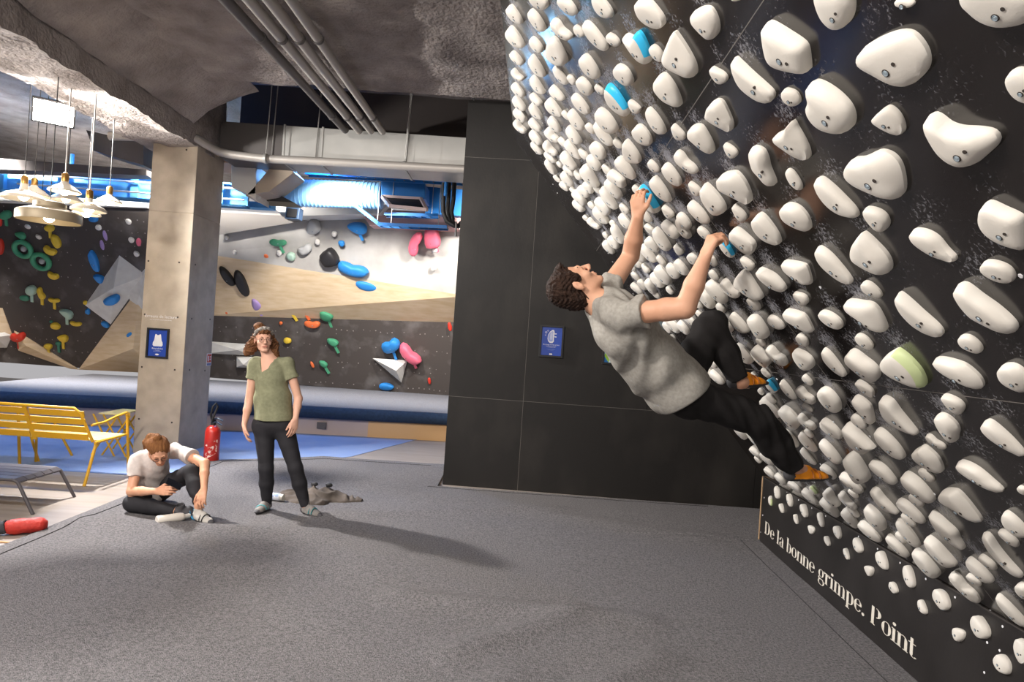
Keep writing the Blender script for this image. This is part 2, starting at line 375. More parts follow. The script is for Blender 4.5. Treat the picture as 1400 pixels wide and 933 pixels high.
obj('throat', MB().prism([P(335, 268, 9.2), P(368, 262, 9.2), P(402, 236, 9.2), P(392, 226, 9.2), P(372, 226, 9.2), P(350, 252, 9.2)], (0, .5, 0)), M('beige_sheet', '#b5a593', .6), t, bevel=.01)
obj('flange', MB().prism([P(356, 274, 9.6), P(377, 264, 9.6), P(402, 277, 9.6)], (0, .4, 0)), m_darkmetal, t)
# blue steel beam on the left
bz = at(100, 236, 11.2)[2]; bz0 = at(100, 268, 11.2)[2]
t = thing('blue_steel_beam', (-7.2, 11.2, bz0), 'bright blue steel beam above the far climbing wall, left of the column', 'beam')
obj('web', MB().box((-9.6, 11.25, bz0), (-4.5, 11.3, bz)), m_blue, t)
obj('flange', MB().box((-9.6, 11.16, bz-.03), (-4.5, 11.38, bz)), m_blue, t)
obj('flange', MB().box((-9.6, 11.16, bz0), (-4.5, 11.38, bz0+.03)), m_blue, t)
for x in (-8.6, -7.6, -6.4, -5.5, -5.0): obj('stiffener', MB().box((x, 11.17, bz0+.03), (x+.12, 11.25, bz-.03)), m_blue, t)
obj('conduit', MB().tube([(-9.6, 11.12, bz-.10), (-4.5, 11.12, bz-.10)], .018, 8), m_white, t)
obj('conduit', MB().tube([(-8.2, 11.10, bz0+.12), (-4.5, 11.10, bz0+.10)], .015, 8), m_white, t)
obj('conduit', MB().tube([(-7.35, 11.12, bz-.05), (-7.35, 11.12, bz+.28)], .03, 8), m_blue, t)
# blue beam piece right of column
t = obj('blue_steel_beam', MB().prism([P(306, 273, 11.6), P(370, 277, 11.6), P(370, 285, 11.6), P(306, 281, 11.6)], (0, .25, 0)), m_blue, label='short blue steel beam right behind the column, above the far wall', cat='beam')
# spiral duct, the blue light on it put into the steel colour
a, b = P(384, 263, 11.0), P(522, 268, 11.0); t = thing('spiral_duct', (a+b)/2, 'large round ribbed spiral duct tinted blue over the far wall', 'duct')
obj('barrel', MB().tube([a, b], .215, 28), M('blue_lit_spiral_steel', '#7fb2dc', .35, metal=.3), t, smooth=True)
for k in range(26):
    p = a+(b-a)*(k+.5)/26; obj('rib', MB().tube([p-np.array([.008, 0, 0]), p+np.array([.008, 0, 0])], .224, 24), _M['blue_lit_spiral_steel'], t, smooth=True)
# blue plenum box with grille
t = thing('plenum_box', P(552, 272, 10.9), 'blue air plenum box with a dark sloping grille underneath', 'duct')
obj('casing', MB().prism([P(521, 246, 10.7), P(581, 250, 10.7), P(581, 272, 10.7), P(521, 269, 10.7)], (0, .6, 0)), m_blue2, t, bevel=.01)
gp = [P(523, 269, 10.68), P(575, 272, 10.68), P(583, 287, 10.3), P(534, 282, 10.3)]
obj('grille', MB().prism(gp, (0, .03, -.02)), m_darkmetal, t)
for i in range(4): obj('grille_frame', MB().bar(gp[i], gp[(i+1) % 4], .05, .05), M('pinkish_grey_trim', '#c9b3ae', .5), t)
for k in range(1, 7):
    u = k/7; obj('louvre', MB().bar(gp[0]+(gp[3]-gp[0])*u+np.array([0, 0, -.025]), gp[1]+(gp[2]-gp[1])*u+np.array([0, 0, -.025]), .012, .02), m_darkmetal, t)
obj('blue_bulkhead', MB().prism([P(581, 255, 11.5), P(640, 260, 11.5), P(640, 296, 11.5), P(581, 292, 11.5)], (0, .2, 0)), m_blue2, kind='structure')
# bright soffit and tan soffit boards
obj('ceiling_soffit', MB().prism([P(369, 277, 12.0), P(530, 280, 12.0), P(520, 292, 12.0), P(386, 296, 12.0)], (0, .5, 0)), m_white, kind='structure')
obj('ceiling_soffit', MB().prism([P(490, 285, 12.2), P(640, 292, 12.2), P(640, 314, 12.2), P(505, 308, 12.2)], (0, .5, 0)), M('pink_soffit', '#d8b0aa', .8), kind='structure')
obj('ceiling_soffit', MB().prism([P(300, 222, 9.9), P(640, 238, 9.9), P(640, 250, 10.6), P(430, 240, 10.6), P(300, 236, 10.6)], (0, 0, .05)), m_tan, kind='structure')
obj('ceiling_soffit', MB().prism([P(-40, 258, 12.4), P(200, 268, 12.4), P(200, 284, 12.3), P(-40, 274, 12.3)], (0, .5, 0)), m_white, kind='structure')
# cable trays
T0 = np.array([1, 1, 0.])
def tray(p, q, wdt, lb):
    for_ = [p+(q-p)*.15, p+(q-p)*.85]
    t = thing('cable_tray', (p+q)/2, lb, 'cable tray'); d = nrm(q-p); s_ = np.array([0, wdt/2, 0])
    obj('side_rail', MB().bar(p-s_, q-s_, .02, .05), m_blue2, t); obj('side_rail', MB().bar(p+s_, q+s_, .02, .05), m_blue2, t)
    for c in for_: obj('hanger_rod', MB().tube([c+s_, c*T0+s_+np.array([0, 0, 4.95])], .006, 6), m_galv, t)
    n = max(3, int(np.linalg.norm(q-p)/.14))
    for k in range(n+1): c = p+(q-p)*k/n; obj('rung', MB().bar(c-s_, c+s_, .014, .014), m_pipedark, t)
tray(P(519, 308, 10.6), P(612, 312, 10.5), .2, 'lower long wire cable tray near the hose bundle')
tray(P(527, 294, 11.3), P(600, 296, 11.2), .2, 'upper short wire cable tray behind the plenum grille')
tray(P(488, 283, 10.9), P(519, 307, 10.6), .2, 'sloping blue cable tray joining the lower long tray')
tray(P(420, 238, 10.0), P(632, 250, 9.9), .18, 'narrow dark cable tray just under the horizontal pipe')
# hose bundle
t = thing('hose_bundle', P(617, 300, 9.4), 'bundle of thick black hoses looping down beside the partition', 'hoses')
m_hose = M('black_rubber_hose', '#1d1c1d', .5)
for k, (dx, dy) in enumerate(((0, 0), (7, 2), (14, 4))):
    pts = [P(607+dx, 250, 9.4+.1*k), P(606+dx, 272, 9.4+.1*k), P(606+dx*.8, 290, 9.4+.1*k), P(611+dx*.6, 303+dy*.4, 9.4+.1*k), P(621+dx*.4, 309+dy*.3, 9.4+.1*k), P(630, 309-dy, 9.5+.1*k)]
    mbp = []
    for i in range(len(pts)-1):
        for u in (0, .33, .66): mbp.append(pts[i]*(1-u)+pts[i+1]*u)
    obj('hose', MB().tube(mbp+[pts[-1]], .032, 10), m_hose, t, smooth=True)
obj('conduit', MB().tube([P(609, 250, 9.35)*T0+np.array([0, 0, 4.95]), P(609, 268, 9.35)], .025, 8), m_blue2, t, smooth=True)
obj('conduit', MB().tube([P(624, 303, 9.3), P(623, 323, 9.3)], .014, 8), m_pipedark, t, smooth=True)
# small loudspeaker
t = thing('loudspeaker', P(400, 300, 11.0), 'small square dark loudspeaker hanging under the spiral duct', 'loudspeaker')
m_spk = M('blue_grey_plastic', '#34475f', .5)
obj('cabinet', MB().prism([P(391, 282, 11.0), P(410, 284, 11.0), P(408, 300, 11.0), P(389, 299, 11.0)], (0, .2, 0)), m_spk, t, bevel=.01)
obj('grille', MB().prism([P(394, 285, 10.99), P(407, 286.5, 10.99), P(405.5, 297.5, 10.99), P(392.5, 296.5, 10.99)], (0, -.015, 0)), m_darkmetal, t)
obj('bracket', MB().tube([P(400, 283, 11.1), P(400, 283, 11.1)*T0+np.array([0, 0, 4.95])], .012, 6), m_spk, t)
# dark beams behind lamps
obj('ceiling_joist', MB().prism([P(-60, 212, 10.6), P(200, 232, 10.6), P(200, 240, 10.6), P(-60, 229, 10.6)], (0, .3, 0)), m_dim, kind='structure')
obj('ceiling_joist', MB().prism([P(118, 178, 9.4), P(196, 196, 9.4), P(196, 226, 9.4), P(128, 206, 9.4)], (0, .35, 0)), m_pipedark, kind='structure')
# floodlight
t = thing('floodlight', (KEY[0], KEY[1]+.1, KEY[2]), 'glaring white floodlight under the ceiling at the far left', 'floodlight')
fl = np.array([KEY[0]-.06, KEY[1]+.2, KEY[2]])
m_lamp = M('floodlight_glow', (1, .97, .92), .5, emis=30)
R_ = Matrix.Rotation(math.radians(35), 3, 'Z') @ Matrix.Rotation(math.radians(22), 3, 'X')
obj('housing', MB().box((-.20, 0, -.13), (.20, .08, .13), R=np.array(R_), c=fl+np.array([0, .03, 0])), m_darkmetal, t, bevel=.01)
obj('lens', MB().box((-.18, -.01, -.11), (.18, 0, .11), R=np.array(R_), c=fl+np.array([0, .03, 0])), m_lamp, t)
obj('yoke', MB().tube([fl+np.array([0, .08, .1]), fl+np.array([0, .08, 1.1])], .012, 6), m_darkmetal, t)
# pendant lamps
m_brass = M('brass_socket', '#b58a4b', .35, metal=.8); m_bulb = M('warm_bulb', (1, .86, .62), .4, emis=14)
m_shade = M('cream_enamel_shade', '#cfc5b4', .45); m_cord = M('black_cord', '#2a2624', .7)
Rz = math.tan(ROLL)
def pendant(px, py, hw, Y, lb, rod=False, style='cone', top=None):
    c = P(px, py, Y); r = hw/F_PX*Y; t = thing('pendant_lamp', c, lb, 'lamp', 'pendant lamps over the lounge')
    k = r
    if style == 'cone': prof = [(r, 0), (r*1.0, .012), (r*.62, .30*k+.01), (r*.25, .62*k), (.028, .72*k), (.028, .72*k-.01), (r*.24, .60*k-.01), (r*.6, .28*k), (r*.97, 0)]
    else: prof = [(r, 0), (r*.99, .02), (r*.80, .16*k+.02), (r*.45, .30*k+.02), (r*.2, .50*k), (.03, .8*k), (.03, .8*k-.01), (r*.19, .47*k), (r*.43, .28*k), (r*.78, .14*k), (r*.97, 0)]
    obj('shade', MB().lathe(prof, c, (0, 0, 1), 26), m_shade, t, smooth=True)
    h = prof[4][1] if style == 'cone' else prof[5][1]
    obj('socket', MB().lathe([(.0, h), (.03, h), (.03, h+.07), (.012, h+.085), (0, h+.085)], c, (0, 0, 1), 12), m_brass, t, smooth=True)
    obj('bulb', MB().ball(c+np.array([0, 0, h*.30]), (.05, .05, .06), 12), m_bulb, t, smooth=True)
    obj('cord', MB().tube([c+np.array([0, 0, h+.08]), c+np.array([0, 0, (3.76 if -4.66 < c[0] < -3.88 else 4.95)-c[2]])], .006 if rod else .004, 6), m_pipe if rod else m_cord, t)
pendant(32, 273, 27, 6.6, 'wide dished cream pendant lamp, leftmost of the cluster', style='dish')
pendant(46, 268, 20, 7.4, 'small cream pendant lamp partly behind the leftmost dished one')
pendant(88, 263, 20, 6.3, 'bright white cone pendant lamp on a pale rod', rod=True)
pendant(90, 275, 21, 8.1, 'cream pendant lamp hanging just behind the bright cone lamp')
pendant(121, 289, 22, 6.4, 'dished cream pendant lamp right of the bright cone lamp', style='dish', rod=True)
pendant(149, 277, 16, 7.2, 'small cream cone pendant lamp nearest the column')
pendant(118, 294, 18, 7.4, 'cream pendant lamp half hidden behind the dished lamp')
pendant(57, 277, 9, 7.6, 'tiny pendant lamp with a brass socket above the drum lamp')
c = P(67, 300, 6.0); r = 39/F_PX*6.0
t = thing('drum_pendant_lamp', c, 'large flat drum pendant lamp with a short cylinder on top, low left', 'lamp')
m_drum = M('brushed_bronze_shade', '#a5967d', .5, metal=.2)
obj('shade', MB().lathe([(r, -.02), (r, .05), (r*.96, .062), (r*.5, .105), (r*.47, .10), (r*.93, .052), (r*.97, .045), (r*.97, -.02)], c, (0, 0, 1), 36), m_drum, t, smooth=True)
obj('cap', MB().lathe([(r*.5, .10), (r*.5, .145), (.02, .155), (0, .155)], c, (0, 0, 1), 24), m_drum, t, smooth=True)
obj('bulb', MB().ball(c+np.array([0, 0, .02]), (.045, .045, .05), 12), m_bulb, t, smooth=True)
obj('cord', MB().tube([c+np.array([0, 0, .2]), (c[0], c[1], 3.76)], .004, 6), m_cord, t)

# ================================================================ FAR CLIMBING WALL, MAT
def quad_panel(name, pts, mm, parent=None, kind=None, thick=.12, label=None, cat=None, bevel=0):
    return obj(name, MB().prism(pts, (0, thick, 0)), mm, parent, kind=kind, label=label, cat=cat, bevel=bevel)
fw = thing('wall_back', (-4, 14, 0), kind='structure')
YB, YM, YT = 14.0, 13.55, 12.9
lowq = [P(280, 516, YB), P(640, 545, YB), P(640, 441.5, YM), P(280, 431.5, YM)]
n_low = nrm(np.cross(lowq[1]-lowq[0], lowq[3]-lowq[0])); n_low = n_low if n_low[1] < 0 else -n_low
midq = [P(280, 431.5, YM), P(640, 441.5, YM), P(640, 405, YT), P(280, 347, YT)]
n_mid = nrm(np.cross(midq[1]-midq[0], midq[3]-midq[0])); n_mid = n_mid if n_mid[1] < 0 else -n_mid
topq = [P(280, 347, YT), P(640, 405, YT), P(640, 308, 12.5), P(280, 286, 12.5)]
n_top = nrm(np.cross(topq[1]-topq[0], topq[3]-topq[0])); n_top = n_top if n_top[1] < 0 else -n_top
quad_panel('lower_panel', lowq, m_backblack, fw); quad_panel('plywood_band', midq, m_wood, fw); quad_panel('upper_panel', topq, m_greywall, fw)
leftq = [P(-160, 484, YB), P(285, 516, YB), P(285, 292, 12.4), P(-160, 256, 12.4)]
n_left = nrm(np.cross(leftq[1]-leftq[0], leftq[3]-leftq[0])); n_left = n_left if n_left[1] < 0 else -n_left
quad_panel('left_panel', leftq, m_backblack, fw)
PL = {'low': (lowq[0], n_low), 'mid': (midq[0], n_mid), 'top': (topq[0], n_top), 'left': (leftq[0], n_left)}
def frame_of(key):
    O, n = PL[key]; u = nrm(np.cross((0, 0, 1), n)); u = -u if u[0] < 0 else u; v = np.cross(n, u); v = -v if v[2] < 0 else v
    return O, u, v, n
def volume(poly, key, apex, h, mm, name, lb, cat='wall volume', base=.02):
    O, n = PL[key]; B = [hit(x, y, O, n, .0) for x, y in poly]; T = [b+n*base for b in B]
    mb = MB(); k = len(B); A = hit(apex[0], apex[1], O, n, 0)+n*h
    mb.add(B+T+[A], [tuple(range(k))]+[(i, (i+1) % k, (i+1) % k+k, i+k) for i in range(k)]+[(i+k, (i+1) % k+k, 2*k) for i in range(k)])
    return obj(name, mb, mm, label=lb, cat=cat)
m_volwhite = M('pale_grey_volume', '#dedbd4', .8, '#d0ccc5', 6, .5, .1, 90)
volume([(108, 505), (192, 392), (215, 500), (215, 510)], 'left', (190, 470), .22, m_wood, 'wall_volume', 'large triangular plywood volume on the far wall left of the column')
volume([(-60, 420), (4, 421), (17, 457), (-60, 480)], 'left', (0, 450), .10, m_wood, 'wall_volume', 'plywood triangle at the far left edge above the red hold')
volume([(20, 452), (34, 459), (108, 505), (97, 504), (26, 479)], 'left', (40, 470), .10, m_wood, 'wall_volume', 'long pointed plywood wedge running down to the mat')
volume([(-60, 446), (10, 452), (17, 458), (10, 475), (-60, 475)], 'left', (4, 455), .2, m_volwhite, 'wall_volume', 'pale grey faceted volume at the far left edge beside the red hold')
volume([(117, 417), (164, 349), (200, 376), (152, 443)], 'left', (168, 385), .32, m_volwhite, 'wall_volume', 'large pale square volume holding a blue hold left of column')
volume([(172, 396), (200, 366), (205, 430), (185, 424)], 'left', (196, 400), .15, m_volwhite, 'wall_volume', 'pale volume partly hidden by the left side of the column')
volume([(166, 464), (188, 440), (200, 462), (186, 470)], 'left', (184, 455), .14, m_volwhite, 'wall_volume', 'small pale volume with blue hold tight against the column')
volume([(510, 490), (557, 493), (549, 523)], 'low', (545, 500), .28, m_volwhite, 'wall_volume', 'pale grey pyramid volume low on the far wall at right')
volume([(462, 376), (545, 391), (503, 405)], 'mid', (506, 396), .18, m_volwhite, 'wall_volume', 'pale flat triangular volume under the blue hold on plywood band')
volume([(286, 467), (345, 471), (345, 486), (286, 483)], 'low', (330, 474), .2, m_volwhite, 'wall_volume', 'long pale box volume behind the standing woman, upper one')
volume([(324, 487), (345, 488), (345, 503), (324, 502)], 'low', (338, 494), .2, m_volwhite, 'wall_volume', 'short pale box volume behind the standing woman, lower one')
obj('upper_facet', MB().prism([hit(300, 321, topq[0], n_top, .10), hit(300, 290, topq[0], n_top, .10), hit(440, 298, topq[0], n_top, .01)], n_top*.01), M('grey_shadow_panel', '#8d8781', .85), fw)  # shade in this corner put into the facet's darker colour
# big mat before the far wall
ftop = [(-60, 536, 0), (0, 541, 0), (182, 549, 0), (300, 557, 0), (480, 565, 0), (607, 571, 0)]
zt = .44; zb = .27
mt = thing('landing_mat', (-4.5, 12, 0), 'thick grey landing mat along the foot of the far wall', 'mat')
fr = [(-8.2, 9.55), (-5.6, 10.05), (-3.3, 10.45), (-.2, 10.8), (1.0, 10.9)]
mb = MB(); vs = []; fs = []
for (x, y) in fr: vs += [(x, y+.02, zt), (x, y+3.9, zt+.01), (x, y+3.9, zb), (x, y+.02, zb)]
for i in range(len(fr)-1):
    for j in range(4): k = (j+1) % 4; fs.append((i*4+j, i*4+k, (i+1)*4+k, (i+1)*4+j))
fs += [(0, 1, 2, 3), tuple((len(fr)-1)*4+j for j in (3, 2, 1, 0))]
mb.add(vs, fs); obj('foam_body', mb, m_matgrey, mt)
obj('rolled_edge', MB().tube([(x, y, (zt+zb)/2+.0) for x, y in fr], (zt-zb)/2+.008, 14), m_matblue, mt, smooth=True)
obj('base_board', MB().add([(x, y+.08, z) for x, y in fr for z in (0, zb+.02)], [(2*i, 2*i+1, 2*i+3, 2*i+2) for i in range(len(fr)-1)]), M('blue_lit_board', '#b9a79f', .8), mt, fix=False)  # tint of the blue light put into this board's colour
p = hit(440, 582, (-3.3, 10.45+.07, 0), nrm(np.array([-.11, 1, 0])))
obj('vent', MB().box((p[0]-.07, p[1]-.03, p[2]-.05), (p[0]+.07, p[1], p[2]+.05)), m_pipedark, mt)
a, b = (-2.15, 10.64), (-.2, 10.85)
obj('base_board', MB().prism([(a[0], a[1], 0), (b[0]+1, b[1]+.1, 0), (b[0]+1, b[1]+.1, zb), (a[0], a[1], zb)], (0, .02, 0)), M('orange_plywood', '#cfa676', .7), mt)
# ================================================================ HOLD BUILDER
def unit_outline(typ, N, rnd):
    pts = []
    ph = [rnd.uniform(0, 6.28) for _ in range(3)]
    for i in range(N):
        t = 2*math.pi*i/N; c, s = math.cos(t), math.sin(t)
        e = {'s': 3.4, 'e': 2.15, 't': 2.2, 'd': 2.2, 'b': 2.3}[typ]
        r = (abs(c)**e+abs(s)**e)**(-1/e); x, y = r*c, r*s
        if typ == 'd': y = y*(1.0 if y > 0 else .62)-.12
        if typ == 't': y *= 1.0+.42*x-.06
        if typ == 's': y *= 1+.16*x; x *= 1+.08*y
        if typ == 'b': y = (y if y > 0 else y*.8+.42*math.exp(-(x/.42)**2))-.05
        k = 1+.035*math.sin(2*t+ph[0])+.03*math.sin(3*t+ph[1])+.015*math.sin(5*t+ph[2])
        pts.append((x*k, y*k))
    return pts
def smooth_loop(P, N):
    P = np.array(P, float); n = len(P); out = []
    for i in range(n):
        p0, p1, p2, p3 = P[i-1], P[i], P[(i+1) % n], P[(i+2) % n]
        for t in np.linspace(0, 1, 12, endpoint=False):
            out.append(.5*((2*p1)+(-p0+p2)*t+(2*p0-5*p1+4*p2-p3)*t*t+(-p0+3*p1-3*p2+p3)*t**3))
    out = np.array(out); d = np.concatenate([[0], np.cumsum(np.linalg.norm(np.roll(out, -1, 0)-out, axis=1))]); L_ = np.linspace(0, d[-1], N, endpoint=False); cl = np.vstack([out, out[:1]])
    return np.stack([np.interp(L_, d, cl[:, 0]), np.interp(L_, d, cl[:, 1])], 1)
def make_hold(name, px, py, a, b, ang, typ, plane, mats, beta=.28, hfac=.56, lip=(0, 1), band=0, seed=0, minh=.012, maxh=.10, bolts=True, parent=None, N=None, poly=None):
    O, u, v, n = plane; rnd = random.Random(seed*7919+int(px)*31+int(py))
    c0 = hit(px, py, O, n, 0); s0 = proj(c0); eps = .01
    ja = (proj(c0+u*eps)-s0)/eps; jv = (proj(c0+v*eps)-s0)/eps; jn = (proj(c0+n*eps)-s0)/eps
    jae = ja-beta*jn if np.dot(ja, jn) < 0 else ja+beta*jn
    Ji = np.linalg.inv(np.array([[jae[0], jv[0]], [jae[1], jv[1]]]))
    N = N or (20 if a < 14 else 28 if a < 32 else 40)
    an = math.radians(ang); ca, sa = math.cos(an), math.sin(an)
    if poly is not None: N = 44; pp = smooth_loop(poly, N)-np.array([px, py])
    else: pp = [(a*x*ca-b*y*sa, a*x*sa+b*y*ca) for x, y in unit_outline(typ, N, rnd)]
    uv = np.array([Ji @ np.array(p) for p in pp]); pp = np.array(pp); A0 = pp @ np.array([ca, sa]); B0 = pp @ np.array([-sa, ca]); area0 = (A0.max()-A0.min())*(B0.max()-B0.min())/4; tcx = (A0.max()+A0.min())/2*ca-(B0.max()+B0.min())/2*sa; tcy = (A0.max()+A0.min())/2*sa+(B0.max()+B0.min())/2*ca
    uh = (uv[:, 0].max()-uv[:, 0].min())/2; vh = (uv[:, 1].max()-uv[:, 1].min())/2
    ev, evec = np.linalg.eigh(np.cov(uv.T)); ratio = math.sqrt(max(ev[1], 1e-9)/max(ev[0], 1e-9)); lim = 3.0 if poly is not None else 2.4
    if ratio > lim: ax = evec[:, 1]; uv = uv-np.outer((uv @ ax)*(1-lim/ratio), ax)                 # keep sane proportions
    prof = [(-.03, .99, 0), (.30, 1.01, 0), (.58, .97, .30), (.84, .90, .95), (.955, .80, 1), (1.05, .54, 1), (1.085, .27, 1)]
    tilt = rnd.uniform(-.10, .10)+.08, rnd.uniform(.05, .28); side = rnd.choice((.08, .16, .26, .36)); dish = rnd.uniform(-.05, .03)
    if band: side = .24
    K = len(prof); tx, ty_ = px, py
    def zat(x, y, hh): return h*hh*(1+(tilt[0]*x/uh+tilt[1]*y/vh if hh > .7 else 0))
    for it_ in range(4):
        uh = (uv[:, 0].max()-uv[:, 0].min())/2; vh = (uv[:, 1].max()-uv[:, 1].min())/2; h = min(maxh, max(minh, hfac*min(uh, vh))); size = math.sqrt(uh*vh)
        c0 = hit(tx-jn[0]*h*.5, ty_-jn[1]*h*.5, O, n, 0); vs = []
        for k, (hh, sc2, ins) in enumerate(prof):
            hq = hh+(dish if k >= 5 else 0)
            for (x, y) in uv:
                w_ = min(1, max(0, (-x/uh+.15)*1.1)); q = np.array([x*(1-side*ins*w_), y*(1-.25*side*ins*w_)])*sc2
                vs.append(c0+u*q[0]+v*q[1]+n*zat(q[0], q[1], hq))
        pr = np.array([proj(p) for p in vs]); e1 = pr @ np.array([ca, sa]); e2 = pr @ np.array([-sa, ca]); e1 = (e1.max()+e1.min())/2, (e1.max()-e1.min())/2; e2 = (e2.max()+e2.min())/2, (e2.max()-e2.min())/2
        cxp, cyp = e1[0]*ca-e2[0]*sa, e1[0]*sa+e2[0]*ca
        if it_ < 3: tx += px+tcx-cxp; ty_ += py+tcy-cyp; uv = uv*min(1.35, max(.7, math.sqrt(area0/(e1[1]*e2[1]))))
    fs = []; mi = []
    for k in range(K-1):
        for i in range(N):
            j = (i+1) % N; fs.append((k*N+i, k*N+j, (k+1)*N+j, (k+1)*N+i))
            mi.append(1 if band and k <= 2 and (uv[i]+uv[j])[0]/2/uh < -.50 else 0)
    fs.append(tuple((K-1)*N+i for i in range(N))); mi.append(0)
    mb = MB(); mb.add(vs, fs); mb.m = mi
    o = obj(name, mb, mats, parent, smooth='all', org=c0); o.data.set_sharp_from_angle(angle=math.radians(44))
    if bolts and a > 8.5:
        k = 2 if a > 14 else 1; nn_ = nrm(n*1.0-u*tilt[0]*h/uh-v*tilt[1]*h/vh)
        spots = [(.10, -.30), (-.28, -.22)][:k] if rnd.random() < .7 else [(.16, -.20), (-.10, -.42)][:k]
        for bi, (su, sv) in enumerate(spots):
            q = np.array([su*uh, sv*vh]); zz = zat(q[0], q[1], 1.062+dish); R = min(.0095, max(.004, size*.095)); p = c0+u*q[0]+v*q[1]+n*zz
            if bi == 0:
                obj('bolt_recess', MB().lathe([(0, .0012), (R*1.35, .0012), (R*1.4, -.006)], p, nn_, 12), m_hole, o)
                obj('bolt', MB().lathe([(0, .0026), (R*.5, .0026), (R*.55, .0018), (R*.95, .0026), (R, .0)], p, nn_, 12), m_steel, o)
            else: obj('screw_hole', MB().lathe([(0, .0015), (R*.7, .0015), (R*.75, -.005)], p, nn_, 10), m_hole, o)
    return o, h
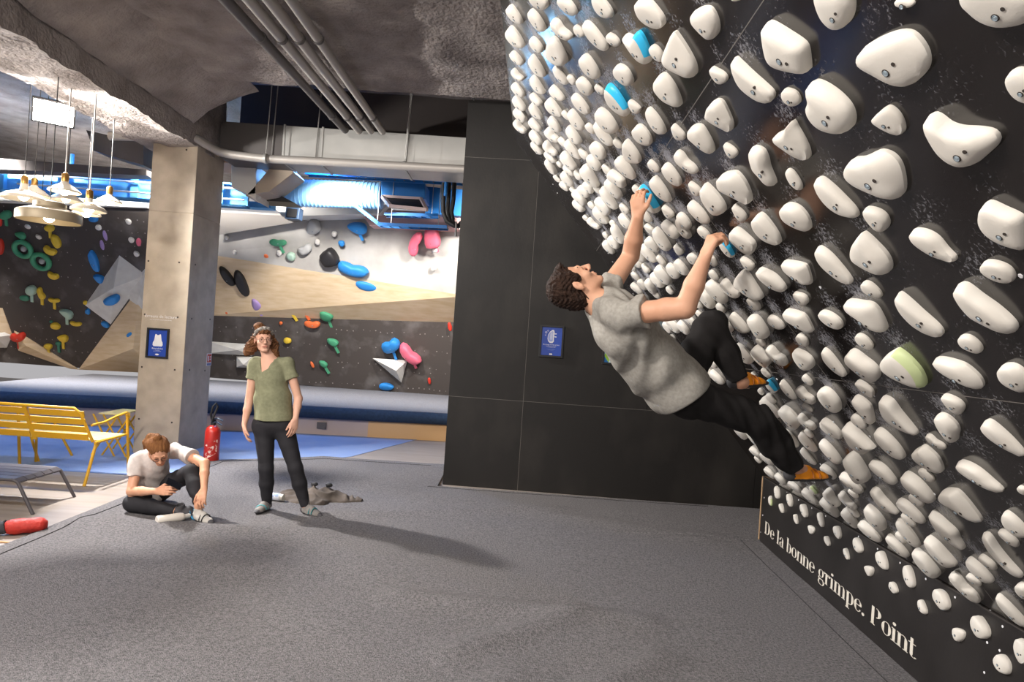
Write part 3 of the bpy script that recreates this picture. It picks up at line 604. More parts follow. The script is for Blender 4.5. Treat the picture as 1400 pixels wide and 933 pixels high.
# far wall holds --------------------------------------------------------------
cols = {'yellow': '#e2bf3c', 'green': '#4d9c74', 'blue': '#2f86cf', 'pink': '#ea6f86', 'red': '#d23a2a', 'orange': '#e5723f', 'white': '#e6e1d8', 'grey': '#b9b8b5', 'black': '#262425', 'lilac': '#a58cc0', 'pale green': '#a9c4b2', 'dark green': '#3f7d66'}
cm = {k: M('hold_'+k.replace(' ', '_'), v, .5) for k, v in cols.items()}
FH = [ # px, py, a, b, angle, type, colour, wall
 (77, 330, 10, 7, 60, 'e', 'yellow', 'left'), (69, 342, 11, 7, 20, 'b', 'yellow', 'left'), (73, 376, 10, 6, 10, 'b', 'yellow', 'left'), (57, 401, 9, 7, 60, 'b', 'yellow', 'left'), (74, 410, 10, 4, 0, 'b', 'yellow', 'left'),
 (104, 442, 10, 4, 0, 'b', 'yellow', 'left'), (76, 446, 8, 5, 0, 'e', 'yellow', 'left'), (86, 463, 9, 5, 0, 't', 'yellow', 'left'), (66, 474, 7, 4, 0, 'e', 'yellow', 'left'), (68, 312, 8, 5, 0, 'e', 'yellow', 'left'), (117, 414, 4, 3, 0, 'e', 'yellow', 'left'),
 (43, 397, 9, 7, -20, 'e', 'pale green', 'left'), (34, 408, 8, 4, 0, 'e', 'dark green', 'left'), (91, 429, 11, 6, 20, 't', 'pale green', 'left'), (80, 470, 5, 3, 0, 'e', 'dark green', 'left'), (28, 322, 9, 5, 10, 't', 'green', 'left'), (8, 294, 10, 6, -20, 'e', 'green', 'left'), (70, 440, 3, 2, 0, 'e', 'dark green', 'left'),
 (25, 460, 12, 8, -10, 'b', 'red', 'left'), (0, 337, 6, 13, 0, 'e', 'red', 'left'), (0, 303, 4, 7, 0, 'e', 'red', 'left'),
 (129, 357, 17, 8, 70, 'd', 'blue', 'left'), (135, 381, 9, 6, 20, 't', 'blue', 'left'), (120, 426, 4, 4, 0, 's', 'blue', 'left'), (144, 444, 7, 4, 20, 'e', 'blue', 'left'), (128, 299, 8, 5, 0, 'e', 'blue', 'left'),
 (140, 335, 8, 3, 80, 'e', 'lilac', 'left'), (144, 322, 8, 3, 75, 'e', 'lilac', 'left'),
 (53, 324, 5, 3, 20, 'e', 'white', 'left'), (38, 310, 5, 3, 20, 'e', 'white', 'left'), (180, 328, 5, 4, 20, 'e', 'white', 'left'), (187, 347, 5, 4, 20, 'e', 'white', 'left'), (176, 303, 5, 4, 20, 'e', 'white', 'left'), (135, 311, 5, 4, 0, 'e', 'white', 'left'), (190, 331, 4, 6, 0, 'e', 'pink', 'left'),
 (428, 311, 12, 10, -40, 't', 'grey', 'top'), (417, 340, 11, 8, -30, 'b', 'grey', 'top'), (488, 312, 15, 8, 5, 't', 'blue', 'top'), (467, 333, 5, 4, 0, 'e', 'blue', 'top'), (380, 331, 13, 6, 0, 'b', 'green', 'top'), (398, 351, 7, 6, 0, 'e', 'pale green', 'top'),
 (457, 320, 4, 4, 0, 'e', 'white', 'top'), (434, 331, 4, 4, 0, 'e', 'white', 'top'), (382, 346, 4, 4, 0, 'e', 'white', 'top'), (595, 342, 4, 4, 0, 'e', 'white', 'top'), (593, 367, 4, 4, 0, 'e', 'white', 'top'), (310, 325, 3, 3, 0, 'e', 'white', 'top'), (321, 345, 3, 3, 0, 'e', 'white', 'top'),
 (568, 334, 20, 8, 107, 'b', 'pink', 'top'), (591, 325, 15, 11, 80, 's', 'pink', 'top'), (450, 353, 13, 12, -30, 's', 'black', 'top'), (482, 367, 27, 10, 8, 'b', 'blue', 'top'), (532, 377, 20, 12, 5, 'd', 'pink', 'mid'),
 (365, 351, 5, 4, 50, 'e', 'orange', 'mid'), (428, 389, 14, 7, 15, 'b', 'green', 'mid'), (455, 384, 15, 7, 25, 'd', 'black', 'mid'), (311, 378, 20, 6, 48, 'e', 'black', 'mid'), (331, 387, 22, 8, 62, 'e', 'black', 'mid'), (350, 415, 9, 8, 60, 't', 'lilac', 'mid'),
 (349, 363, 5, 2.5, 0, 'e', 'yellow', 'mid'), (350, 378, 5, 3, 0, 'e', 'yellow', 'mid'), (367, 368, 5, 2.5, 0, 'e', 'orange', 'mid'), (364, 373, 5, 2.5, 0, 'e', 'orange', 'mid'), (365, 387, 4, 2.5, 0, 'e', 'yellow', 'mid'), (372, 393, 4, 2.5, 0, 'e', 'yellow', 'mid'), (383, 393, 5, 2.5, 0, 'e', 'orange', 'mid'), (378, 402, 6, 3, 0, 'e', 'yellow', 'mid'),
 (398, 427, 7, 3, 0, 'e', 'yellow', 'mid'), (415, 425, 8, 4, 15, 'b', 'orange', 'mid'), (317, 426, 3, 2, 0, 'e', 'orange', 'mid'), (310, 428, 3, 2, 0, 'e', 'orange', 'mid'), (399, 417, 3, 2, 0, 'e', 'green', 'mid'),
 (559, 399, 14, 6, 10, 'b', 'pink', 'mid'), (574, 411, 14, 8, 10, 'd', 'pink', 'mid'), (446, 431, 11, 9, 10, 'd', 'green', 'mid'),
 (427, 443, 12, 6, 0, 'b', 'orange', 'low'), (393, 466, 6, 4, 0, 'e', 'yellow', 'low'), (384, 442, 2.5, 2.5, 0, 'e', 'orange', 'low'), (455, 468, 9, 6, 10, 'd', 'green', 'low'), (442, 498, 7, 4, 20, 'e', 'green', 'low'), (427, 499, 5, 2, 60, 'e', 'orange', 'low'),
 (534, 472, 14, 11, -30, 'b', 'blue', 'low'), (561, 484, 19, 11, 40, 'b', 'pink', 'low'), (528, 529, 11, 5, 0, 'e', 'blue', 'low'), (587, 521, 5, 2, 85, 'e', 'red', 'low'), (615, 447, 6, 3, 80, 'e', 'red', 'low')]
zone = {'left': 'on dark wall left of column', 'top': 'on grey upper far wall', 'mid': 'on plywood band of far wall', 'low': 'on dark lower far wall'}
ordn = ['first', 'second', 'third', 'fourth', 'fifth', 'sixth', 'seventh', 'eighth', 'ninth', 'tenth', 'eleventh', 'twelfth']
bylab = {}
for h_ in FH: bylab.setdefault((h_[6], h_[7]), []).append(h_)
fk = {k: frame_of(k) for k in PL}
tails = {(57, 401), (74, 410), (86, 463), (66, 474), (43, 397), (91, 429), (80, 470), (25, 460), (488, 312), (380, 331), (591, 325), (350, 415), (446, 431), (455, 468), (442, 498), (534, 472), (561, 484), (365, 351), (68, 312), (8, 294), (398, 427), (415, 425)}
for (cn, zn_), L_ in bylab.items():
    L_.sort(key=lambda q: q[0])
    for i, (px, py, a, b, ang, ty, cn_, key) in enumerate(L_):
        o, h = make_hold('climbing_hold', px, py, a, b, ang, ty, fk[key], cm[cn], beta=.25, hfac=.9, maxh=.2, bolts=a > 11, seed=3, lip=(0, .6), N=16)
        more = '' if len(L_) == 1 else (', leftmost %s one' % cn if i == 0 else ', rightmost %s one' % cn if i == len(L_)-1 else ', %s %s one from left' % (ordn[i], cn))
        sz = '' if 5 <= a < 12 else 'large ' if a >= 12 else 'tiny '
        tag(o, sz+cn+' hold '+zone[key]+more, 'climbing hold', 'coloured holds on the far wall')
        if (px, py) in tails:
            O, u, v, n = fk[key]; p = hit(px, py, O, n, .03); q = hit(px+(8 if px > 300 else 1), py+b+9, O, n, .02)
            obj('tag_tape', MB().bar(p, q, .05, .02, up=n), cm[cn], o)
for (px, py, lb) in ((31, 341, 'green ring hold at left of the far wall, the upper one'), (56, 358, 'green ring hold at left of the far wall, the lower one')):
    O, u, v, n = fk['left']; c = hit(px, py, O, n, .06); R = 10.5/F_PX*c[1]; mb = MB(); vs = []; fs = []
    for i in range(28):
        a = 2*math.pi*i/28
        for j in range(10):
            bb = 2*math.pi*j/10; rr = R+.045*math.cos(bb); vs.append(c+(u*math.cos(a)*1.05+v*math.sin(a))*rr+n*(.05*math.sin(bb)))
    for i in range(28):
        for j in range(10): fs.append((i*10+j, ((i+1) % 28)*10+j, ((i+1) % 28)*10+(j+1) % 10, i*10+(j+1) % 10))
    o = obj('ring_hold', mb.add(vs, fs), cm['green'], smooth='all', label=lb, cat='climbing hold', group='coloured holds on the far wall')
    obj('inner_hold', MB().ball(c-n*.03, (.06, .04, .06), 10), cm['grey'], o, smooth=True)
for (px, py, a, b, ang, key, hh, lb) in ((153, 410, 13, 8, -25, 'left', .30, 'blue faceted hold sitting on the large pale square volume'), (178, 457, 6, 4, -30, 'left', .12, 'small blue hold on the volume beside the column'), (501, 390, 18, 9, 5, 'mid', .16, 'glossy blue hold on the pale triangular volume')):
    O, u, v, n = fk[key]; O2 = O+n*hh*.8
    o, h = make_hold('climbing_hold', px, py, a, b, ang, 'd', (O2, u, v, n), cm['blue'], beta=.25, hfac=.9, maxh=.2, bolts=False, seed=5, N=16)
    tag(o, lb, 'climbing hold', 'coloured holds on the far wall')

# ================================================================ LOUNGE FURNITURE
T = lambda x, y, z: np.array([x, y, z], float)
bx1 = onfloor(125, 662)[0]; bx0 = bx1-1.12; by = 6.6
t = thing('garden_bench', ((bx0+bx1)/2, by+.25, 0), 'yellow slatted metal bench seen from behind, left of the column', 'bench')
zt_, zb_ = .74, .41
def bk(x, z): return T(x, by-.03-(z-.41)*.38, z)
obj('back_frame', MB().tube([bk(bx0, zb_), bk(bx0, zt_-.05), bk(bx0+.05, zt_), bk(bx1-.12, zt_), bk(bx1-.07, zt_-.05), bk(bx1+.0, zb_)], .014, 10), m_yellow, t, smooth=True)
xm = (bx0+bx1)/2-.02; obj('centre_post', MB().bar(bk(xm-.02, zt_), bk(xm+.02, zb_-.01), .035, .015, up=(0, 1, 0)), m_yellow, t)
for i in range(4):
    z = zb_+.045+i*.077
    for a, b in ((bx0+.015, xm-.015), (xm+.02, bx1-.035)): obj('back_slat', MB().bar(bk(a, z), bk(b, z), .012, .063, up=(0, -.36, .93)), m_yellow, t, bevel=.003)
for i in range(6):
    y = by+.04+i*.078; obj('seat_slat', MB().box((bx0+.02, y, .405), (bx1+.02, y+.065, .42)), M('pale_yellow_paint', '#e3cf8a', .45), t, bevel=.003)
for x in (bx0, bx1+.02):
    obj('seat_rail', MB().tube([T(x, by-.03, .40), T(x, by+.5, .41)], .013, 8), m_yellow, t, smooth=True)
    obj('leg', MB().tube([T(x, by, .41), T(x-.02, by-.12 if x > bx0 else by-.1, 0)], .015, 8), m_yellow, t, smooth=True)
    obj('leg', MB().tube([T(x, by+.5, .62), T(x+.03, by+.54, 0)], .015, 8), m_yellow, t, smooth=True)
    obj('armrest', MB().tube([bk(x, .58), T(x, by+.1, .585), T(x, by+.3, .62), T(x+.01, by+.47, .645), T(x+.02, by+.5, .62)], .013, 8), m_yellow, t, smooth=True)
# second bench opposite and folding table
t = thing('garden_bench', onfloor(20, 634), 'yellow bench at the left edge standing behind the nearer one', 'bench')
zz = .42; y2 = 7.35; xr = at(38, 598, y2)[0]
for i in range(4): obj('seat_slat', MB().box((xr-1.1, y2+i*.1, zz-.02), (xr, y2+.085+i*.1, zz)), _M['pale_yellow_paint'], t, bevel=.003)
obj('seat_rail', MB().tube([T(xr-1.1, y2-.02, zz-.01), T(xr, y2-.02, zz-.01), T(xr+.02, y2+.4, zz-.01)], .014, 8), m_yellow, t, smooth=True)
for (a, b) in (((xr-.02, y2, zz), (xr+.10, y2+.05, 0)), ((xr+.10, y2-.02, zz), (xr+.09, y2+.02, 0)), ((xr, y2+.38, zz), (xr+.2, y2+.46, 0)), ((xr-1.08, y2, zz), (xr-1.15, y2, 0)), ((xr-1.08, y2+.38, zz), (xr-1.15, y2+.4, 0))):
    obj('leg', MB().tube([T(*a), T(*b)], .014, 8), m_yellow, t, smooth=True)
tz = .50; ty = 7.9; xa, xb = at(133, 588, ty)[0], min(-4.5, at(190, 588, ty)[0])
t = thing('folding_table', ((xa+xb)/2, ty+.25, 0), 'pale yellow low folding table beyond the bench armrest', 'table')
for i in range(5): obj('table_slat', MB().box((xa, ty+i*.1, tz-.015), (xb, ty+i*.1+.09, tz)), _M['pale_yellow_paint'], t, bevel=.003)
for (x0_, x1_) in ((xa+.04, xa+.34), (xb-.3, xb-.02)):
    for yy in (ty+.03, ty+.45):
        obj('leg', MB().tube([T(x0_, yy, tz-.02), T(x1_, yy, 0)], .011, 8), m_yellow, t, smooth=True)
        obj('leg', MB().tube([T(x1_, yy+.02, tz-.02), T(x0_, yy+.02, 0)], .011, 8), m_yellow, t, smooth=True)
# low dark slatted stool
m_char = M('charcoal_powder_coat', '#4a4547', .5)
t = thing('low_stool', (-4.15, 5.8, 0), 'low charcoal slatted metal stool at the left edge beside the red bag', 'stool')
f0, f1 = onfloor(45, 704), onfloor(102, 680); hz = .27
x1, ya, yb = -3.90, 5.52, 6.02
for i in range(5):
    w_ = .105; y = ya+i*(yb-ya+.02)/5
    obj('slat', MB().prism([T(x1-.75, y, hz-.012), T(x1-.04, y, hz-.012), T(x1, y, hz-.035), T(x1, y, hz-.023), T(x1-.04, y, hz), T(x1-.75, y, hz)], (0, w_-.012, 0)), m_char, t)
for y, fpt in ((ya, f0), (yb+.02, f1)):
    obj('frame_leg', MB().tube([T(fpt[0]-1.1, fpt[1], 0), T(x1-.80, y, hz-.03), T(x1-.77, y, hz-.012), T(x1-.05, y, hz-.012), T(x1-.01, y, hz-.03), T(fpt[0], fpt[1], 0)], .014, 8), m_char, t, smooth=True)
# ---------------------------------------------------------------- extinguisher
ep = onfloor(288, 634); ep = T(ep[0]-.02, ep[1]+.05, .0)
t = thing('fire_extinguisher', ep, 'red fire extinguisher standing against the side of the column', 'fire extinguisher')
obj('cylinder', MB().lathe([(0, .02), (.078, .02), (.085, .03), (.085, .36), (.07, .41), (.03, .44), (.0, .44)], ep, n=28), m_red, t, smooth=True)
obj('base_ring', MB().lathe([(.07, 0), (.082, 0), (.082, .035), (.07, .035)], ep, n=24), m_hose, t)
obj('label_sticker', MB().add([ep+T(.0865*math.sin(a), -.0865*math.cos(a), z) for a in np.linspace(-.6, 1.1, 9) for z in (.07+.05*a, .24+.05*a)], [(2*i, 2*i+1, 2*i+3, 2*i+2) for i in range(8)]), M('cream_label', '#e8cfc4', .5, '#b8281f', 28, .45, sharp=.05), t, fix=False, smooth=True)
obj('valve', MB().lathe([(0, .43), (.03, .43), (.03, .49), (.015, .51), (0, .51)], ep, n=14), m_darkmetal, t, smooth=True)
obj('handle', MB().tube([ep+T(-.02, -.02, .50), ep+T(.06, -.03, .525), ep+T(.12, -.03, .50)], .010, 8), M('blue_black_lever', '#27374a', .4), t, smooth=True)
obj('handle', MB().tube([ep+T(-.02, -.02, .475), ep+T(.05, -.03, .48), ep+T(.11, -.03, .45)], .009, 8), _M['blue_black_lever'], t, smooth=True)
obj('hose', MB().tube([ep+T(0, -.03, .48), ep+T(-.02, -.04, .56), ep+T(.0, -.04, .66), ep+T(.03, -.03, .70), ep+T(.05, -.03, .66), ep+T(.02, -.04, .56), ep+T(.0, -.05, .49)], .013, 8), m_hose, t, smooth=True)
# red bag and stick at the left edge
rb = onfloor(30, 731)
t = thing('red_bag', rb, 'small crumpled red bag with a dark grey strap on the pale floor', 'bag')
mb = MB(); vs = []; fs = []; pa, pb = T(rb[0]-.13, rb[1]-.06, .055), T(rb[0]+.13, rb[1]+.08, .062)
for i in range(13):
    u = i/12; c = pa+(pb-pa)*u; d = nrm(pb-pa); s_ = np.cross(d, (0, 0, 1)); rr = .055*min(1, .35+3*u)*min(1, .45+5*(1-u))
    for j in range(16):
        a = 2*math.pi*j/16; k = 1+.16*noise.noise(Vector((u*7, math.cos(a)*2, math.sin(a)*2))); p = c+(s_*math.cos(a)*1.15+T(0, 0, 1)*math.sin(a))*rr*k; p[2] = max(.004, p[2]); vs.append(p)
for i in range(12):
    for j in range(16): fs.append((i*16+j, i*16+(j+1) % 16, (i+1)*16+(j+1) % 16, (i+1)*16+j))
fs += [tuple(range(16)), tuple(12*16+j for j in range(16))]
obj('body', mb.add(vs, fs), M('red_nylon', '#c5362b', .6, '#a82a22', 14, .5, .4, 40), t, smooth='all')
obj('strap', MB().tube([pa+T(-.22, -.08, -.02), pa+T(-.1, -.04, .0), pa+T(.02, .0, .0), pa+T(.05, .01, .01)], [.02, .03, .045, .05], 10), M('dark_grey_webbing', '#3b3a3f', .8), t, smooth=True)
obj('buckle', MB().tube([pa+T(-.02, 0, 0), pa+T(.0, .01, 0)], .053, 12), m_galv, t, smooth=True)
p = onfloor(2, 743); obj('wooden_stick', MB().tube([p+T(-.12, 0, .006), p+T(.05, .01, .006)], .006, 8), M('stick_wood', '#d9a878', .6), smooth=True, label='thin pale wooden stick on the floor at the left edge', cat='stick')

# ================================================================ SIGNS
def text_mesh(s, size, ext, matrix):
    cu = bpy.data.curves.new('t', 'FONT'); cu.body = s; cu.size = size; cu.extrude = ext; cu.align_x = 'CENTER'; cu.resolution_u = 2
    o = bpy.data.objects.new('t', cu); COL.objects.link(o); dg = bpy.context.evaluated_depsgraph_get(); me = bpy.data.meshes.new_from_object(o.evaluated_get(dg))
    me.transform(matrix); bpy.data.objects.remove(o); return me
def put_text(name, s, size, pos, u, v, n, mm, parent=None, ext=.0008, sx=1., **kw):
    mt_ = Matrix(((u[0]*sx, v[0], n[0], 0), (u[1]*sx, v[1], n[1], 0), (u[2]*sx, v[2], n[2], 0), (0, 0, 0, 1)))
    me = text_mesh(s, size, ext, mt_); return tag(link_mesh(name, me, mm, parent, np.asarray(pos, float), False), **kw)
m_ink = M('white_ink', '#e9e8ea', .6); m_posterblue = M('royal_blue_print', '#1f45a8', .35, spec=.5)
def poster(c, u, n, wv, hv, lb, draw):
    v = T(0, 0, 1); t = thing('framed_poster', c, lb, 'poster'); fw_ = .022
    def q(a, b, o): return c+u*a+v*b+n*o
    for (a0, a1, b0, b1) in ((-wv/2, wv/2, hv/2-fw_, hv/2), (-wv/2, wv/2, -hv/2, -hv/2+fw_), (-wv/2, -wv/2+fw_, -hv/2+fw_, hv/2-fw_), (wv/2-fw_, wv/2, -hv/2+fw_, hv/2-fw_)):
        obj('frame', MB().prism([q(a0, b0, 0), q(a1, b0, 0), q(a1, b1, 0), q(a0, b1, 0)], n*.022), m_darkmetal, t, bevel=.002)
    draw(t, q, fw_, wv, hv, u, v, n); return t
def shape(t, q, pts, o, name='printed_shape', mm=None): return obj(name, MB().prism([q(a, b, o) for a, b in pts], (q(0, 0, .0006)-q(0, 0, 0))), mm or m_ink, t)
def ell(cx, cz, rx, rz, n=20, a0=0, a1=360): return [(cx+rx*math.cos(math.radians(a0+(a1-a0)*i/n)), cz+rz*math.sin(math.radians(a0+(a1-a0)*i/n))) for i in range(n)]
def draw_bag(t, q, f, W_, H_, u, v, n):
    shape(t, q, [(-W_/2+f, -H_/2+f), (W_/2-f, -H_/2+f), (W_/2-f, H_/2-f), (-W_/2+f, H_/2-f)], .004, 'print', m_posterblue)
    shape(t, q, [(-.062, -.02), (-.058, .01), (-.045, .035), (-.040, .075), (-.034, .108), (-.020, .108), (-.012, .098), (.010, .098), (.018, .108), (.032, .108), (.038, .075), (.044, .035), (.058, .01), (.062, -.02), (.050, -.038), (-.050, -.038)], .0055)
    put_text('caption', 'Réversibilité', .027, q(0, -.072, .0055), u, v, n, m_ink, t)
    put_text('small_print', "Le sac à dos\nqui se porte partout", .011, q(0, -.088, .0055), u, v, n, m_ink, t)
    shape(t, q, ell(0, -.135, .024, .009), .0055, 'emblem')
wu = T(1, 0, 0); wnn = T(0, -1, 0)
pc = hit(216, 469.5, (0, cy0, 0), (0, 1, 0)); pc[1] = cy0-.001
poster(pc, wu, wnn, .265, .36, 'blue poster of a white rucksack in a dark frame on the column', draw_bag)
tp = hit(220, 435, (0, cy0, 0), (0, 1, 0)); tp[1] = cy0-.002
t = thing('wall_lettering', tp, 'faint white lettering on the column above the rucksack poster', 'lettering')
put_text('heading', 'Erreurs de lecture', .052, tp, wu, T(0, 0, 1), wnn, m_ink, t)
put_text('subheading', 'tout ce qu’il faut savoir avant de lire', .018, tp-T(0, 0, .028), wu, T(0, 0, 1), wnn, m_ink, t)
sp_ = hit(285.5, 492, (cx1, 0, 0), (1, 0, 0)); u_ = T(0, 1, 0); n_ = T(1, 0, 0)
t = thing('safety_sign', sp_, 'small red and white fire safety sign on the side of the column', 'sign')
def qq(a, b, o): return sp_+u_*a+T(0, 0, b)+n_*o
m_signred = M('sign_red', '#c2452f', .5)
obj('plate', MB().prism([qq(-.07, -.08, .001), qq(.07, -.08, .001), qq(.07, .08, .001), qq(-.07, .08, .001)], n_*.003), m_ink, t)
obj('red_field', MB().prism([qq(-.06, -.035, .0045), qq(.06, -.035, .0045), qq(.06, .072, .0045), qq(-.06, .072, .0045)], n_*.001), m_signred, t)
obj('pictogram', MB().prism([qq(-.04, -.02, .006), qq(-.015, -.02, .006), qq(-.015, .05, .006), qq(-.04, .05, .006)], n_*.001), m_ink, t)
obj('pictogram', MB().prism([qq(.01, .0, .006), qq(.045, .0, .006), qq(.045, .012, .006), qq(.01, .012, .006)], n_*.001), m_ink, t)
obj('pictogram', MB().prism([qq(.01, .03, .006), qq(.045, .03, .006), qq(.045, .042, .006), qq(.01, .042, .006)], n_*.001), m_ink, t)
obj('blue_field', MB().prism([qq(-.06, -.075, .0045), qq(.06, -.075, .0045), qq(.06, -.045, .0045), qq(-.06, -.045, .0045)], n_*.001), M('slate_blue_print', '#6f7aa0', .5), t)
def draw_brush(t, q, f, W_, H_, u, v, n):
    shape(t, q, [(-W_/2+f, -H_/2+f), (W_/2-f, -H_/2+f), (W_/2-f, H_/2-f), (-W_/2+f, H_/2-f)], .004, 'print', m_posterblue)
    m_pale = M('pale_blue_ink', '#9aa6d8', .6)
    pts = [(-.038, .0), (-.046, .03), (-.042, .07), (-.022, .108), (.005, .128), (.022, .125), (.026, .108), (.030, .09), (.024, .05), (.026, .0), (.012, -.018), (-.018, -.018)]
    shape(t, q, pts, .0050); shape(t, q, [(x*.8-.004, z*.78+.012) for x, z in pts], .0058, mm=m_pale)
    for k in range(3): shape(t, q, ell(-.012+.014*k, .06, .0028, .048), .0066)
    shape(t, q, ell(.042, .085, .012, .005), .005); shape(t, q, ell(.040, .052, .014, .005), .005)
    for a, b, r in ((-.065, .095, .011), (-.045, .115, .008), (-.068, .065, .007)):
        shape(t, q, ell(a, b, r, r), .005); shape(t, q, ell(a, b, r*.65, r*.65), .0058, mm=m_posterblue)
    put_text('caption', 'Brossage de tes prises', .020, q(0, -.043, .0055), u, v, n, m_ink, t)
    put_text('small_print', "C’est comme pour les dents :\nc’est plus propre après", .010, q(0, -.057, .0055), u, v, n, m_ink, t)
    put_text('small_print', "Et en plus tout le monde\nva te remercier", .009, q(0, -.090, .0055), u, v, n, m_pale, t)
    shape(t, q, [(-.017, -.150), (.017, -.150), (.015, -.134), (-.015, -.134)], .0055, 'emblem')
pc = hit(754, 467, wl+wn*.018, wn); sc1 = pc[1]/F_PX
poster(pc, wd, wn, 33*sc1, 44*sc1, 'blue framed poster with white drawing on the black partition wall', draw_brush)
def draw_map(t, q, f, W_, H_, u, v, n):
    shape(t, q, [(-W_/2+f, -H_/2+f), (W_/2-f, -H_/2+f), (W_/2-f, H_/2-f), (-W_/2+f, H_/2-f)], .004, 'print', M('pale_print', '#cfe6ef', .5))
    shape(t, q, [(-W_/2+f, -H_/2+f), (-W_/2+f+.05, -H_/2+f), (-W_/2+f, -H_/2+f+.07)], .005, mm=m_blue2)
    shape(t, q, [(-W_/2+f, -H_/2+f+.07), (-W_/2+f+.05, -H_/2+f), (-W_/2+f+.06, -H_/2+f+.04), (-W_/2+f+.02, -H_/2+f+.12)], .005, mm=M('lime_print', '#9cc84a', .5))
pc = hit(839, 480, wl+wn*.018, wn)
poster(pc, wd, wn, 30*sc1, 38*sc1, 'dark framed colourful notice on the partition behind the climber', draw_map)
# ================================================================ KICKBOARD AND OVERHANGING BOARD
A_ = nrm((.034, 1, 0)); E_ = nrm((-1, .034, 0)); S_, K_ = math.sin(math.radians(40)), math.cos(math.radians(40))
D_ = E_*S_+T(0, 0, K_); N_ = E_*K_-T(0, 0, S_); P0 = T(2.094, 0, .6)
FRB = (P0, A_, D_, N_)                                            # overhang: u away from the camera, v up the board
FRK = (P0, A_, T(0, 0, 1), E_)                                    # kickboard
def bp(u, v, o=0.): return P0+A_*u+D_*v+N_*o
def kp(u, z, o=0.): return P0*T(1, 1, 0)+A_*u+T(0, 0, z)+E_*o
